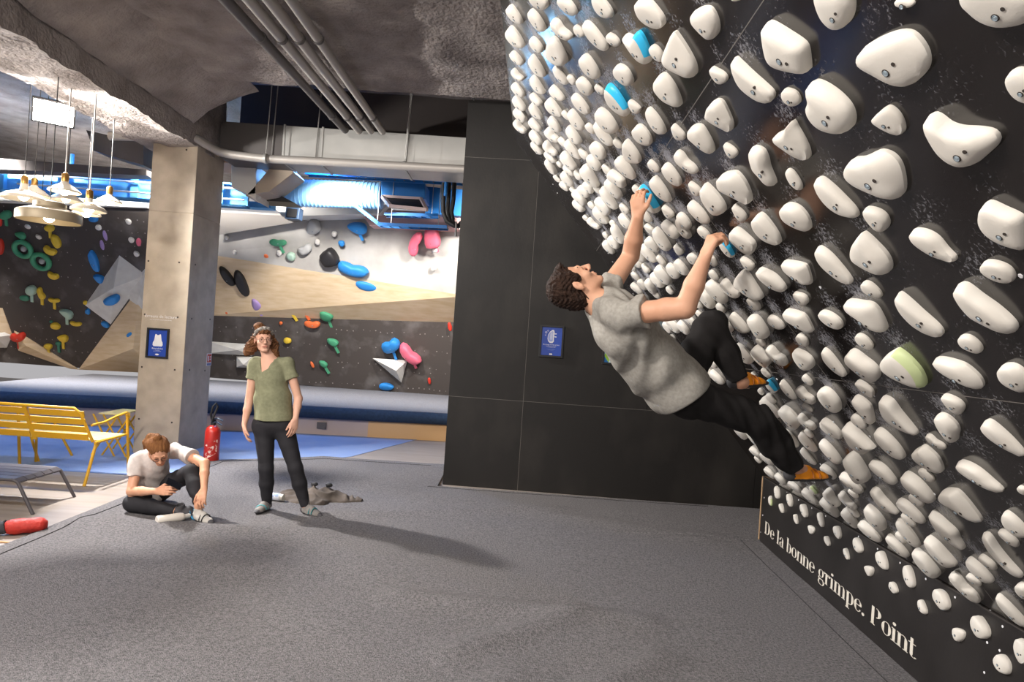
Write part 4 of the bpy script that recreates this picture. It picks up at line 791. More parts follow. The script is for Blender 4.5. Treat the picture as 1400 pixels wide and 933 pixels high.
# (px, py, a, b, angle, type[, tone]) in the magnified cut-outs they were measured in
Z = {
'A': (680, 0, 5.833, [(135,115,95,60,65,'d'),(140,300,105,70,60,'d'),(155,465,70,48,50,'d'),(165,595,70,42,35,'b'),(165,720,70,48,55,'d'),(175,825,75,50,55,'d'),(335,10,82,65,40,'e'),(315,165,105,62,60,'d'),(310,360,70,48,50,'e'),(315,530,110,58,65,'d'),(320,680,95,50,62,'d'),(310,795,65,35,40,'e'),(305,890,75,50,60,'d'),(515,235,110,65,45,'b'),(480,405,120,92,100,'t'),(505,600,92,50,62,'d'),(475,745,80,52,45,'d'),(450,860,90,62,55,'d'),(560,45,100,70,50,'d'),(650,250,58,38,60,'e'),(590,635,45,30,60,'e'),(695,690,80,58,60,'e'),(735,530,110,82,60,'d'),(780,290,140,62,55,'e'),(665,835,100,48,52,'e'),(815,715,50,32,55,'e'),(840,50,115,80,55,'d'),(925,320,62,48,45,'e'),(1110,385,140,92,55,'d','blue'),(955,800,150,78,60,'d','blue'),(1005,600,90,75,50,'e'),(1270,425,80,50,60,'e'),(1220,110,140,100,50,'e'),(1090,850,60,45,55,'t'),(1330,710,130,95,55,'d')]),
'B': (680, 150, 5.833, [(180,45,60,50,55,'e'),(185,135,75,40,40,'b'),(300,125,62,45,50,'d'),(305,225,65,42,50,'e'),(315,305,70,40,55,'d'),(455,120,70,52,60,'d'),(440,205,75,48,45,'b'),(425,310,82,45,45,'b'),(425,380,60,38,35,'e'),(425,455,75,45,65,'d'),(545,45,40,28,60,'e'),(630,85,105,58,62,'d'),(610,205,85,58,60,'d'),(520,258,42,32,50,'e'),(600,320,95,52,60,'d'),(565,410,85,60,55,'d'),(495,437,28,20,50,'e'),(555,555,70,48,60,'d'),(475,550,38,22,55,'e'),(535,612,48,28,35,'e'),(605,645,35,25,50,'e'),(570,485,60,30,45,'e'),(640,520,42,30,60,'t'),(685,350,48,35,60,'t'),(740,150,48,35,60,'e'),(870,90,115,88,50,'d'),(845,195,110,60,55,'d'),(800,330,75,60,50,'e'),(770,425,70,48,55,'e'),(735,530,110,70,65,'d'),(870,475,45,33,60,'t'),(960,270,48,33,60,'e'),(1070,335,105,72,80,'t'),(1155,205,90,72,50,'e'),(1260,95,130,55,62,'e'),(955,550,95,52,25,'s'),(1020,465,105,70,55,'d'),(925,630,95,60,58,'d'),(800,635,38,32,55,'e'),(725,620,50,40,50,'e'),(685,655,52,42,45,'e'),(655,705,70,45,45,'e'),(648,768,58,42,30,'e'),(890,710,115,52,60,'d'),(840,775,75,50,50,'e'),(825,845,85,60,60,'d'),(750,765,33,27,50,'e'),(705,865,30,26,0,'e'),(770,905,70,35,30,'b'),(1245,455,60,38,55,'e'),(1110,640,40,32,45,'e'),(1300,635,125,72,62,'d'),(1210,715,120,72,57,'d','blue'),(1360,815,55,42,55,'t'),(1010,790,50,32,60,'t')]),
'G': (740, 230, 4.667, [(535,340,50,38,55,'e'),(490,420,75,42,65,'d'),(430,505,50,36,60,'d'),(460,475,45,30,50,'e'),(410,430,22,18,50,'e'),(457,355,22,22,50,'e'),(630,350,35,25,60,'e'),(665,305,50,30,45,'e'),(690,388,35,28,50,'t'),(705,490,50,40,50,'e'),(770,455,85,52,62,'d'),(825,395,65,42,45,'e'),(910,375,92,45,75,'b'),(810,275,45,32,50,'t'),(1005,285,90,55,50,'d'),(980,130,50,35,55,'t'),(1100,205,115,65,62,'d'),(1230,125,110,100,45,'e'),(1265,285,58,38,60,'t'),(1040,415,50,32,35,'e'),(875,520,35,28,60,'t'),(685,545,70,42,50,'d'),(765,590,38,22,55,'e'),(615,540,80,40,60,'d'),(610,600,40,30,50,'e'),(580,635,30,20,-30,'e'),(665,640,32,22,60,'t'),(775,685,65,48,60,'e'),(840,660,52,38,55,'e'),(895,635,60,35,45,'e'),(965,580,45,30,-30,'e'),(1090,590,40,30,70,'e'),(740,715,55,35,50,'e'),(695,755,65,32,80,'e'),(645,745,35,28,50,'e'),(600,690,30,22,45,'e'),(610,770,50,25,30,'e'),(820,780,28,22,50,'e'),(733,810,25,20,50,'e'),(657,835,24,20,50,'e'),(1185,515,68,42,60,'d','blue'),(1100,685,35,28,50,'e'),(1120,790,85,52,45,'e'),(1210,770,80,45,45,'b'),(1310,740,105,80,45,'d'),(1055,835,70,42,50,'e'),(1145,895,35,28,45,'e'),(1000,870,35,22,45,'e'),(1355,865,48,35,45,'t'),(1315,610,50,35,45,'t'),(1290,465,90,62,40,'s')]),
'E': (900, 150, 5.833, [(158,180,72,48,60,'t'),(335,240,120,85,55,'d'),(480,50,115,105,70,'e'),(225,415,120,70,42,'b'),(110,520,110,68,58,'d'),(575,325,68,48,50,'t'),(820,440,165,75,72,'b'),(1090,255,165,112,75,'t'),(1085,555,100,60,60,'d'),(605,620,130,115,45,'e'),(290,640,58,38,60,'t'),(440,720,140,80,62,'d'),(325,820,110,65,45,'d'),(80,820,50,32,55,'t'),(205,890,70,55,60,'e'),(655,825,62,48,55,'t'),(865,955,150,105,55,'d'),(1100,845,115,95,50,'e'),(1420,660,170,85,50,'d')]),
'C': (900, 0, 5.833, [(370,180,135,105,60,'e'),(180,430,175,125,85,'t'),(75,715,135,85,60,'d'),(1040,355,210,185,20,'s'),(765,640,205,115,45,'d'),(480,600,80,58,45,'t'),(1060,770,82,78,0,'e'),(625,-15,45,25,0,'e')]),
'D': (1120, 0, 4.99, [(100,50,165,135,70,'e'),(585,15,78,38,0,'e'),(1200,50,240,145,10,'e'),(505,395,275,180,-33,'t'),(1400,580,120,125,30,'e'),(90,730,180,165,45,'b'),(475,825,125,98,40,'t'),(980,960,285,188,0,'b')]),
'F': (1120, 170, 4.99, [(380,335,235,155,-15,'b'),(390,640,95,80,35,'t'),(780,825,185,92,30,'t'),(1250,680,190,165,10,'s')]),
'J': (1120, 330, 4.99, [(350,90,158,128,50,'e'),(100,165,170,78,45,'d'),(1225,205,135,72,12,'e'),(1145,460,260,105,38,'e'),(360,330,80,50,30,'e'),(320,520,175,92,25,'b'),(85,535,95,55,20,'e'),(695,500,200,95,40,'d'),(310,685,75,45,25,'e'),(1035,700,95,60,15,'e'),(100,830,120,55,50,'d'),(300,850,130,75,35,'s'),(580,858,175,112,35,'d','green'),(950,910,210,90,20,'e'),(1340,930,130,90,25,'e')]),
'K': (1120, 500, 4.99, [(75,235,95,70,40,'e'),(315,155,75,40,35,'t'),(290,300,110,65,75,'b'),(270,385,65,38,35,'e'),(550,340,165,88,45,'d'),(915,260,90,55,30,'t'),(870,420,120,85,70,'b'),(800,515,90,40,25,'b'),(745,635,130,85,30,'e'),(1250,490,190,75,38,'e'),(1105,750,225,95,22,'b'),(280,505,120,78,50,'s'),(485,540,135,60,42,'e'),(85,430,95,50,30,'e'),(80,590,100,55,45,'d'),(435,730,130,65,30,'b'),(255,695,120,70,65,'s'),(225,805,105,42,30,'e'),(680,835,145,65,35,'e'),(735,750,65,35,30,'e'),(1390,850,40,32,20,'e')]),
'L': (1120, 670, 4.99, [(965,100,180,92,30,'t'),(1340,240,120,75,40,'d'),(440,80,130,70,50,'d'),(630,145,135,45,32,'e'),(665,70,60,38,40,'e'),(90,55,80,52,60,'b'),(200,75,85,40,45,'b'),(235,25,40,25,40,'e'),(75,120,80,42,45,'e'),(210,195,80,38,50,'e'),(380,200,100,60,45,'b'),(350,285,110,38,35,'e'),(610,205,65,28,40,'e'),(605,295,120,45,50,'e'),(560,330,55,25,40,'e'),(540,385,115,45,40,'d'),(875,280,160,60,48,'d'),(1300,330,90,38,30,'e'),(845,420,140,72,42,'d'),(735,505,130,68,42,'d'),(1100,555,125,60,38,'d'),(1155,495,75,38,30,'e'),(1060,615,65,28,30,'e'),(1000,660,150,58,40,'b'),(1250,430,190,68,50,'e'),(1400,690,60,60,50,'e'),(1320,830,170,50,42,'d'),(230,140,60,25,45,'e')]),
'M': (1020, 630, 4.99, [(165,85,50,25,35,'e'),(240,45,60,35,75,'s'),(235,130,50,24,45,'e'),(335,180,62,26,30,'e'),(440,245,78,35,40,'d'),(457,205,36,18,45,'e','green'),(565,320,70,33,45,'e'),(720,165,90,38,30,'e')]),
'H': (780, 350, 3.684, [(1015,115,85,52,35,'e'),(1140,90,85,50,15,'s'),(1160,215,42,32,30,'t'),(920,240,35,25,35,'t'),(1150,330,85,48,15,'s'),(1035,335,50,33,15,'e'),(945,355,65,48,70,'s'),(850,340,60,42,45,'d'),(780,350,45,33,50,'e'),(755,270,28,18,40,'e'),(650,295,25,15,30,'e'),(520,350,42,30,45,'e'),(570,362,38,26,40,'e'),(605,325,35,22,30,'e'),(490,360,30,24,50,'e'),(510,415,18,12,30,'e'),(1170,425,35,32,30,'e'),(1045,498,70,45,30,'b'),(1170,522,58,50,40,'t'),(960,505,52,42,50,'s'),(960,435,30,20,30,'e'),(875,495,58,45,45,'d'),(800,425,25,20,50,'e'),(985,590,30,18,35,'e'),(1195,625,32,22,35,'e'),(1095,675,58,30,52,'d'),(1190,700,60,38,35,'b'),(1195,765,30,18,35,'e'),(1010,765,60,38,40,'e'),(1105,815,60,40,52,'s'),(1195,835,58,34,30,'b'),(1030,830,25,20,45,'e'),(1010,720,30,20,40,'e'),(720,545,22,20,50,'e'),(685,580,35,28,40,'e'),(740,612,50,28,35,'d'),(700,505,20,15,30,'e'),(935,30,1,1,0,'e')]),
'I': (940, 480, 4.835, [(355,540,50,35,50,'e'),(440,580,78,32,55,'d'),(450,670,48,26,30,'e'),(525,710,58,28,45,'e'),(465,720,30,16,40,'e'),(545,805,50,22,40,'e'),(620,775,48,42,60,'s'),(625,855,48,26,45,'e'),(705,900,55,24,30,'e'),(680,580,72,38,40,'e'),(795,600,82,45,50,'d'),(805,545,38,22,40,'e'),(800,700,78,28,45,'d'),(580,460,38,22,45,'e'),(555,235,48,36,55,'d','blue'),(440,165,30,16,30,'e'),(485,270,22,20,50,'e'),(935,800,62,36,30,'e')]),
}
ZK = {
'L': (1120, 670, 4.99, [(15,205,55,28,75,'d'),(130,290,52,33,70,'d'),(60,350,40,25,65,'d'),(190,440,48,22,70,'d'),(270,380,60,43,60,'d'),(340,550,42,33,40,'t'),(435,480,78,46,65,'d'),(510,665,50,36,50,'d'),(620,595,85,50,70,'d'),(710,800,65,34,60,'d'),(840,745,90,65,50,'d')]),
'N': (1120, 746, 4.99, [(1105,555,92,78,50,'d'),(950,605,55,45,45,'t'),(1255,810,85,55,50,'e'),(1390,725,90,60,70,'e')]),
'M': (1020, 630, 4.99, [(168,275,38,18,80,'d','green'),(215,220,48,27,75,'d'),(245,325,38,21,70,'d'),(302,272,50,27,75,'d'),(400,343,52,32,70,'d'),(343,400,40,19,75,'d'),(445,470,33,25,50,'t'),(513,405,60,31,70,'d'),(557,550,42,25,60,'d'),(632,487,55,34,65,'d')]),
}
def gather(Zd):
    out = []
    for key in Zd:
        ox, oy, s, L_ = Zd[key]
        for e in L_:
            x, y, a, b = ox+e[0]/s, oy+e[1]/s, e[2]/s, e[3]/s
            if a < 1.5: continue
            if any((x-q[0])**2+(y-q[1])**2 < (.62*min(math.sqrt(a*b), math.sqrt(q[2]*q[3])))**2 for q in out): continue
            out.append([x, y, a, b, e[4], e[5], e[6] if len(e) > 6 else None])
    return out
bh = gather(Z); kh = gather(ZK)
OUT = {                                                            # outlines followed point by point for the large holds
'X': (957, 0, 3.16, [[(290,78),(330,85),(400,115),(470,150),(490,180),(488,260),(480,298),(440,305),(360,303),(300,290),(275,250),(273,180),(280,110)],[(150,252),(175,268),(230,312),(290,355),(325,385),(325,410),(300,440),(260,445),(210,420),(165,375),(145,310)],[(503,-30),(500,30),(515,90),(545,125),(575,132),(610,115),(650,70),(672,10),(670,-40),(640,-70),(540,-70)],[(665,270),(690,225),(760,180),(850,140),(920,125),(965,145),(1000,200),(1000,260),(970,310),(920,355),(870,373),(810,362),(740,330),(680,300)],[(490,355),(530,352),(590,375),(640,410),(670,450),(675,500),(655,545),(610,572),(540,573),(495,555),(465,515),(458,470),(480,430),(488,400)],[(825,457),(865,475),(888,515),(888,560),(860,585),(820,580),(770,555),(740,525),(775,490)],
 [(960,490),(990,487),(1020,500),(1060,525),(1120,535),(1190,530),(1240,527),(1290,532),(1316,560),(1300,600),(1250,650),(1190,700),(1130,718),(1070,705),(1010,655),(970,580),(955,530)],[(620,740),(650,705),(710,690),(770,660),(810,645),(860,655),(890,690),(898,750),(890,810),(860,845),(810,852),(740,840),(670,820),(625,795),(611,770)],[(425,510),(440,540),(465,590),(480,640),(475,680),(440,692),(400,680),(350,645),(315,615),(320,590),(365,570),(395,540)],[(215,660),(225,632),(250,625),(285,635),(298,670),(300,720),(315,780),(310,805),(285,805),(255,770),(222,730)],[(75,790),(90,765),(140,745),(175,740),(205,770),(222,820),(220,860),(200,880),(150,860),(90,835),(72,815)],[(500,780),(530,772),(580,800),(640,850),(680,890),(690,925),(650,935),(590,925),(540,890),(505,840),(495,800)],[(20,500),(50,450),(85,425),(115,430),(135,480),(143,530),(125,565),(90,560),(40,535),(17,515)],[(1118,0),(1150,50),(1200,95),(1270,118),(1340,110),(1440,70),(1500,0),(1480,-80),(1300,-130),(1150,-80)]]),
'C': (900, 0, 5.833, [[(350,60),(430,42),(470,80),(488,160),(470,250),(400,320),(340,290),(270,220),(247,170),(270,110)],[(170,238),(200,255),(270,370),(315,480),(318,560),(290,610),(250,620),(150,595),(60,560),(25,510),(40,450),(100,350)]]),
'F': (1120, 170, 4.99, [[(1120,530),(1170,512),(1300,550),(1400,580),(1440,620),(1450,780),(1430,850),(1330,850),(1200,815),(1110,750),(1073,670),(1090,590)],[(610,750),(640,725),(740,725),(830,760),(900,840),(955,890),(950,925),(900,935),(800,915),(700,860),(630,800)]]),
'J': (1120, 330, 4.99, [[(310,-60),(350,-55),(420,0),(480,60),(503,120),(490,180),(440,212),(360,205),(270,175),(210,140),(205,95),(240,20)],[(925,330),(960,302),(1020,310),(1120,370),(1250,440),(1350,520),(1368,570),(1340,605),(1260,612),(1150,580),(1030,530),(960,450),(922,370)],[(530,370),(550,355),(620,395),(720,470),(820,540),(862,590),(850,630),(800,642),(720,630),(630,580),(560,500),(528,430)],[(155,440),(200,430),(290,425),(370,420),(420,440),(455,500),(478,580),(470,620),(420,630),(350,600),(250,530),(165,480)],[(545,740),(580,740),(650,780),(720,850),(745,920),(735,970),(690,982),(600,968),(500,940),(430,900),(410,860),(450,800)],[(755,840),(800,822),(900,820),(1020,835),(1100,880),(1145,930),(1150,980),(1110,1003),(1000,985),(880,940),(790,890)]]),
'K': (1120, 500, 4.99, [[(430,220),(460,210),(520,230),(570,300),(640,380),(685,440),(670,455),(600,445),(510,420),(440,370),(415,300)],[(895,690),(930,660),(1020,665),(1120,700),(1230,770),(1300,820),(1300,850),(1240,858),(1130,830),(1020,780),(930,730)],[(1100,390),(1150,370),(1220,400),(1330,480),(1420,570),(1430,610),(1370,610),(1260,560),(1160,500),(1095,430)],[(780,350),(820,322),(880,330),(940,370),(960,420),(935,480),(920,520),(880,535),(840,500),(800,430)],[(630,610),(660,580),(710,560),(730,540),(780,560),(840,610),(860,680),(845,720),(780,725),(690,690),(640,650)],[(215,210),(250,195),(310,215),(355,250),(362,300),(355,390),(330,415),(300,400),(290,350),(240,280)],[(185,410),(215,403),(290,450),(385,530),(380,548),(330,580),(290,607),(240,590),(195,550),(183,480)],[(325,670),(360,645),(420,660),(490,700),(545,770),(545,810),(500,815),(420,770),(340,710)]]),
'L': (1120, 670, 4.99, [[(800,60),(840,20),(920,0),(980,5),(1050,70),(1110,150),(1130,195),(1100,208),(1000,170),(900,120),(810,90)],[(1115,310),(1150,285),(1190,310),(1240,390),(1310,470),(1400,560),(1380,590),(1300,565),(1200,480),(1130,390)],[(760,155),(800,170),(880,220),(950,270),(965,320),(990,390),(965,408),(900,370),(800,290),(770,220)],[(725,340),(750,318),(820,350),(900,420),(955,480),(940,510),(870,527),(800,490),(740,420)],[(318,115),(350,108),(420,150),(460,215),(440,280),(400,285),(350,240),(315,170)],[(350,0),(400,-5),(450,50),(510,100),(550,150),(520,157),(450,150),(400,110),(365,50)]]),
'A': (680, 0, 5.833, [[(995,295),(1050,300),(1085,300),(1120,255),(1150,240),(1185,290),(1212,400),(1210,480),(1180,520),(1130,510),(1080,460),(1020,360)],[(880,690),(900,660),(950,690),(1000,760),(1040,850),(1040,910),(1000,935),(930,900),(880,840),(865,760)],[(1330,575),(1380,600),(1430,680),(1455,780),(1450,850),(1400,855),(1320,820),(1260,750),(1240,690),(1270,620)]]),
'B': (680, 150, 5.833, [[(1130,640),(1155,598),(1200,615),(1250,690),(1290,770),(1285,810),(1250,828),(1190,800),(1130,720)]]),
'H': (780, 350, 3.684, [[(935,80),(970,75),(1040,90),(1085,130),(1095,160),(1070,180),(1010,165),(955,125)],[(1055,55),(1090,42),(1200,38),(1222,70),(1222,140),(1195,150),(1120,125),(1065,90)],[(1062,300),(1090,283),(1180,283),(1210,300),(1230,350),(1230,380),(1190,385),(1120,360),(1070,335)],[(815,150),(840,110),(885,68),(910,75),(950,140),(972,190),(955,208),(910,205),(850,180),(820,165)]]),
'E': (900, 150, 5.833, [[(375,588),(410,590),(480,650),(530,720),(540,780),(500,830),(425,860),(380,800),(350,720),(352,640)],[(975,810),(1010,770),(1080,750),(1160,770),(1215,840),(1218,930),(1170,960),(1090,950),(1000,910),(970,860)],[(225,200),(260,140),(320,115),(370,120),(410,190),(440,280),(430,340),(395,355),(330,320),(260,260),(230,230)]]),
}
OUTL = {}
for ox, oy, s_o, PL_ in OUT.values():
    for pl_ in PL_:
        P_ = np.array([(ox+x/s_o, oy+y/s_o) for x, y in pl_]); c_ = (P_.max(0)+P_.min(0))/2; sz_ = np.linalg.norm(P_.max(0)-P_.min(0))/2
        best = min(bh, key=lambda q: math.hypot(q[0]-c_[0], q[1]-c_[1])+(1e6 if (id(q) in OUTL) else 0))
        if math.hypot(best[0]-c_[0], best[1]-c_[1]) > .55*sz_: print('outline without hold', c_.round()); continue
        best[0], best[1] = float(c_[0]), float(c_[1]); OUTL[id(best)] = P_; best.append(P_)
bh = [q if len(q) > 7 else q+[None] for q in bh]
# ---- board surface with chalk and colour stains stored as vertex attributes
hold_uv = []
for (x, y, a, b, ang, ty, tn, po_) in bh:
    q = hit(x, y, P0, N_, .03); hold_uv.append((np.dot(q-P0, A_), np.dot(q-P0, D_), a/F_PX*q[1]))
HU = np.array(hold_uv)
m_board = bpy.data.materials.new('painted_board'); m_board.use_nodes = True
nt = m_board.node_tree; Nn, Ll = nt.nodes, nt.links; bs = Nn['Principled BSDF']; bs.inputs['Roughness'].default_value = .16; bs.inputs['Specular IOR Level'].default_value = .55
va = Nn.new('ShaderNodeVertexColor'); va.layer_name = 'paint'; vc = Nn.new('ShaderNodeVertexColor'); vc.layer_name = 'chalk'
tc = Nn.new('ShaderNodeTexCoord'); mp = Nn.new('ShaderNodeMapping'); mp.inputs['Rotation'].default_value = (0, 0, 0); mp.inputs['Scale'].default_value = (1, 1, 1); Ll.new(tc.outputs['Object'], mp.inputs[0])
n1 = Nn.new('ShaderNodeTexNoise'); n1.inputs['Scale'].default_value = 85; n1.inputs['Detail'].default_value = 9; n1.inputs['Roughness'].default_value = .68; n1.inputs['Distortion'].default_value = .5; Ll.new(mp.outputs[0], n1.inputs['Vector'])
sb = Nn.new('ShaderNodeMath'); sb.operation = 'MULTIPLY_ADD'; Ll.new(vc.outputs['Color'], sb.inputs[0]); sb.inputs[1].default_value = .38; Ll.new(n1.outputs['Fac'], sb.inputs[2])
rp = Nn.new('ShaderNodeValToRGB'); rp.color_ramp.elements[0].position = .66; rp.color_ramp.elements[1].position = 1.0; Ll.new(sb.outputs[0], rp.inputs[0])
mx = Nn.new('ShaderNodeMixRGB'); Ll.new(rp.outputs[0], mx.inputs[0]); Ll.new(va.outputs['Color'], mx.inputs[1]); mx.inputs[2].default_value = (*srgb('#a9a9b0'), 1); Ll.new(mx.outputs[0], bs.inputs['Base Color'])
mr = Nn.new('ShaderNodeMapRange'); Ll.new(rp.outputs[0], mr.inputs[0]); mr.inputs[3].default_value = .14; mr.inputs[4].default_value = .8; Ll.new(mr.outputs[0], bs.inputs['Roughness'])
base_c = np.array(srgb('#1b1716'))
board = thing('wall_overhang', bp(3, 0), kind='structure')
def board_panel(u0, u1, v0, v1):
    g = .0016; u0 += g; u1 -= g; v0 += g; v1 -= g; st = .022
    nu, nv = max(2, int((u1-u0)/st)), max(2, int((v1-v0)/st)); U_, V_ = np.meshgrid(np.linspace(u0, u1, nu+1), np.linspace(v0, v1, nv+1), indexing='ij')
    pts = P0+U_[..., None]*A_+V_[..., None]*D_; u_, v_ = U_.ravel(), V_.ravel()
    ch = np.zeros(len(u_)); wob = np.array([noise.noise(Vector((a*3, b*3, 1))) for a, b in zip(u_, v_)])
    for (hu, hv, r) in HU:
        if hu < u0-.5 or hu > u1+.5: continue
        d2 = ((u_-hu+.1*r)/(.95*r+.02))**2+((v_-hv-.95*r-.02)/(.5*r+.03))**2; ch = np.maximum(ch, np.exp(-d2)*.9)
    far_ = np.clip((u_-1.6)/2.5, 0, 1)*.30; ch = np.clip(ch*(.75+.5*wob)+far_*(.9+wob*.6)*np.clip((v_-.9)/.8, .1, 1), 0, 1)
    ch *= .30+.70*np.clip((u_-1.0)/1.8, 0, 1)
    paint = np.tile(base_c, (len(u_), 1))
    n0 = len(u_); V3 = pts.reshape(-1, 3)
    idx = np.arange(n0).reshape(nu+1, nv+1); fc = np.stack([idx[:-1, :-1], idx[:-1, 1:], idx[1:, 1:], idx[1:, :-1]], -1).reshape(-1, 4)
    rim = list(idx[:, 0])+list(idx[-1, 1:])+list(idx[-2::-1, -1])+list(idx[0, -2:0:-1]); m_ = len(rim)
    V4 = np.vstack([V3, V3[rim]-N_*.018]); fs = [tuple(f) for f in fc.tolist()]+[(rim[i], rim[(i+1) % m_], n0+(i+1) % m_, n0+i) for i in range(m_)]
    org = bp((u0+u1)/2, v0)
    me = bpy.data.meshes.new('board_panel'); me.from_pydata((V4-org).tolist(), [], fs)
    for nm, arr in (('paint', np.vstack([paint, np.tile(base_c, (m_, 1))])), ('chalk', np.repeat(np.concatenate([ch, np.zeros(m_)])[:, None], 3, 1))):
        at_ = me.color_attributes.new(nm, 'FLOAT_COLOR', 'POINT'); at_.data.foreach_set('color', np.hstack([arr, np.ones((len(arr), 1))]).astype(np.float32).ravel())
    link_mesh('board_panel', me, m_board, board, org, False)
U1 = 6.05; VV = [0, 1.275, 2.49, 3.735]
lseam = hit(1090, 461, P0, N_); us_low = float(np.dot(lseam-P0, A_)); ua = float(np.dot(hit(843, 160, P0, N_)-P0, A_))
for r, u_s in ((0, us_low), (1, us_low), (2, ua)):
    cuts = [U1]; c = u_s
    while c < U1-.3: c += 2.44
    c -= 2.44
    ks = sorted([c-2.44*k for k in range(0, 4)]+[c+2.44], reverse=True); ks = [k for k in ks if -.6 < k < U1-.1]
    edges = [U1]+ks+[-.6]; edges = sorted(set(round(e, 4) for e in edges))
    for i in range(len(edges)-1):
        if edges[i+1]-edges[i] > .1: board_panel(edges[i], edges[i+1], VV[r], VV[r+1])
B_ = [bp(-.6, 0, -.0185), bp(U1, 0, -.0185), bp(U1, 3.735, -.0185), bp(-.6, 3.735, -.0185)]
obj('backing', MB().prism(B_, -N_*.05), m_black, board)
for u_ in (.4, 1.8, 3.2, 4.6, 6.0): obj('frame_joist', MB().bar(bp(u_, .02, -.12), bp(u_, 3.7, -.12), .06, .1, up=N_), m_edge, board)
for v_ in VV[1:3]: obj('joint_line', MB().prism([bp(-.55, v_-.0013, -.004), bp(U1, v_-.0013, -.004), bp(U1, v_+.0013, -.004), bp(-.55, v_+.0013, -.004)], N_*.0045), m_seamline, board)
for u_, va_, vb_ in ((us_low, 0, VV[2]), (us_low-2.44, 0, VV[2]), (us_low+2.44, 0, VV[2]), (ua, VV[2], VV[3]), (ua-2.44, VV[2], VV[3])):
    if u_ < U1: obj('joint_line', MB().prism([bp(u_-.0013, va_, -.004), bp(u_+.0013, va_, -.004), bp(u_+.0013, vb_, -.004), bp(u_-.0013, vb_, -.004)], N_*.0045), m_seamline, board)
kick = thing('kickboard', kp(3, 0), kind='structure')
m_kick = M('black_kick_panel', '#211e1d', .4, '#2a2726', 3, .5, .02, 60, spec=.4)
obj('face_panel', MB().prism([kp(-.6, 0), kp(U1, 0), kp(U1, .592), kp(-.6, .592)], -E_*.02), m_kick, kick)
obj('top_ledge', MB().prism([kp(-.6, .592, .006), kp(U1, .592, .006), kp(U1, .592, -.09), kp(-.6, .592, -.09)], (0, 0, .007)), M('dark_ledge', '#3b3633', .6), kick)
obj('wooden_corner', MB().prism([kp(U1-.012, 0, .004), kp(U1+.012, 0, .004), kp(U1+.012, .6, .004), kp(U1-.012, .6, .004)], -E_*.06), m_edge, kick)
obj('end_panel', MB().prism([kp(U1+.012, 0, -.03), kp(U1+.012, .6, -.03), kp(U1+.012, .6, -1.2), kp(U1+.012, 0, -1.2)], A_*.018), m_black, kick)
# screws dotted over the boards (too small to pick apart)
mb = MB(); rnd = random.Random(5)
for i in range(70):
    u_ = rnd.uniform(.9, 5.9); v_ = rnd.uniform(.15, 3.6); mb.lathe([(0, .002), (.006, .002), (.006, 0)], bp(u_, v_), N_, 6)
for (x, y) in ((1076, 673), (1092, 684), (1110, 695), (1129, 706), (1152, 717), (1174, 734), (1200, 751), (1231, 770), (1266, 792), (1306, 817), (1354, 836), (1371, 857), (1045, 681), (1043, 705), (1040, 728), (1346, 920), (1367, 890), (1350, 879)):
    p = hit(x, y, P0, E_); mb.lathe([(0, .002), (.006, .002), (.006, 0)], p, E_, 6)
o = obj('screws', mb, m_ink, board, kind='stuff', fix=False)
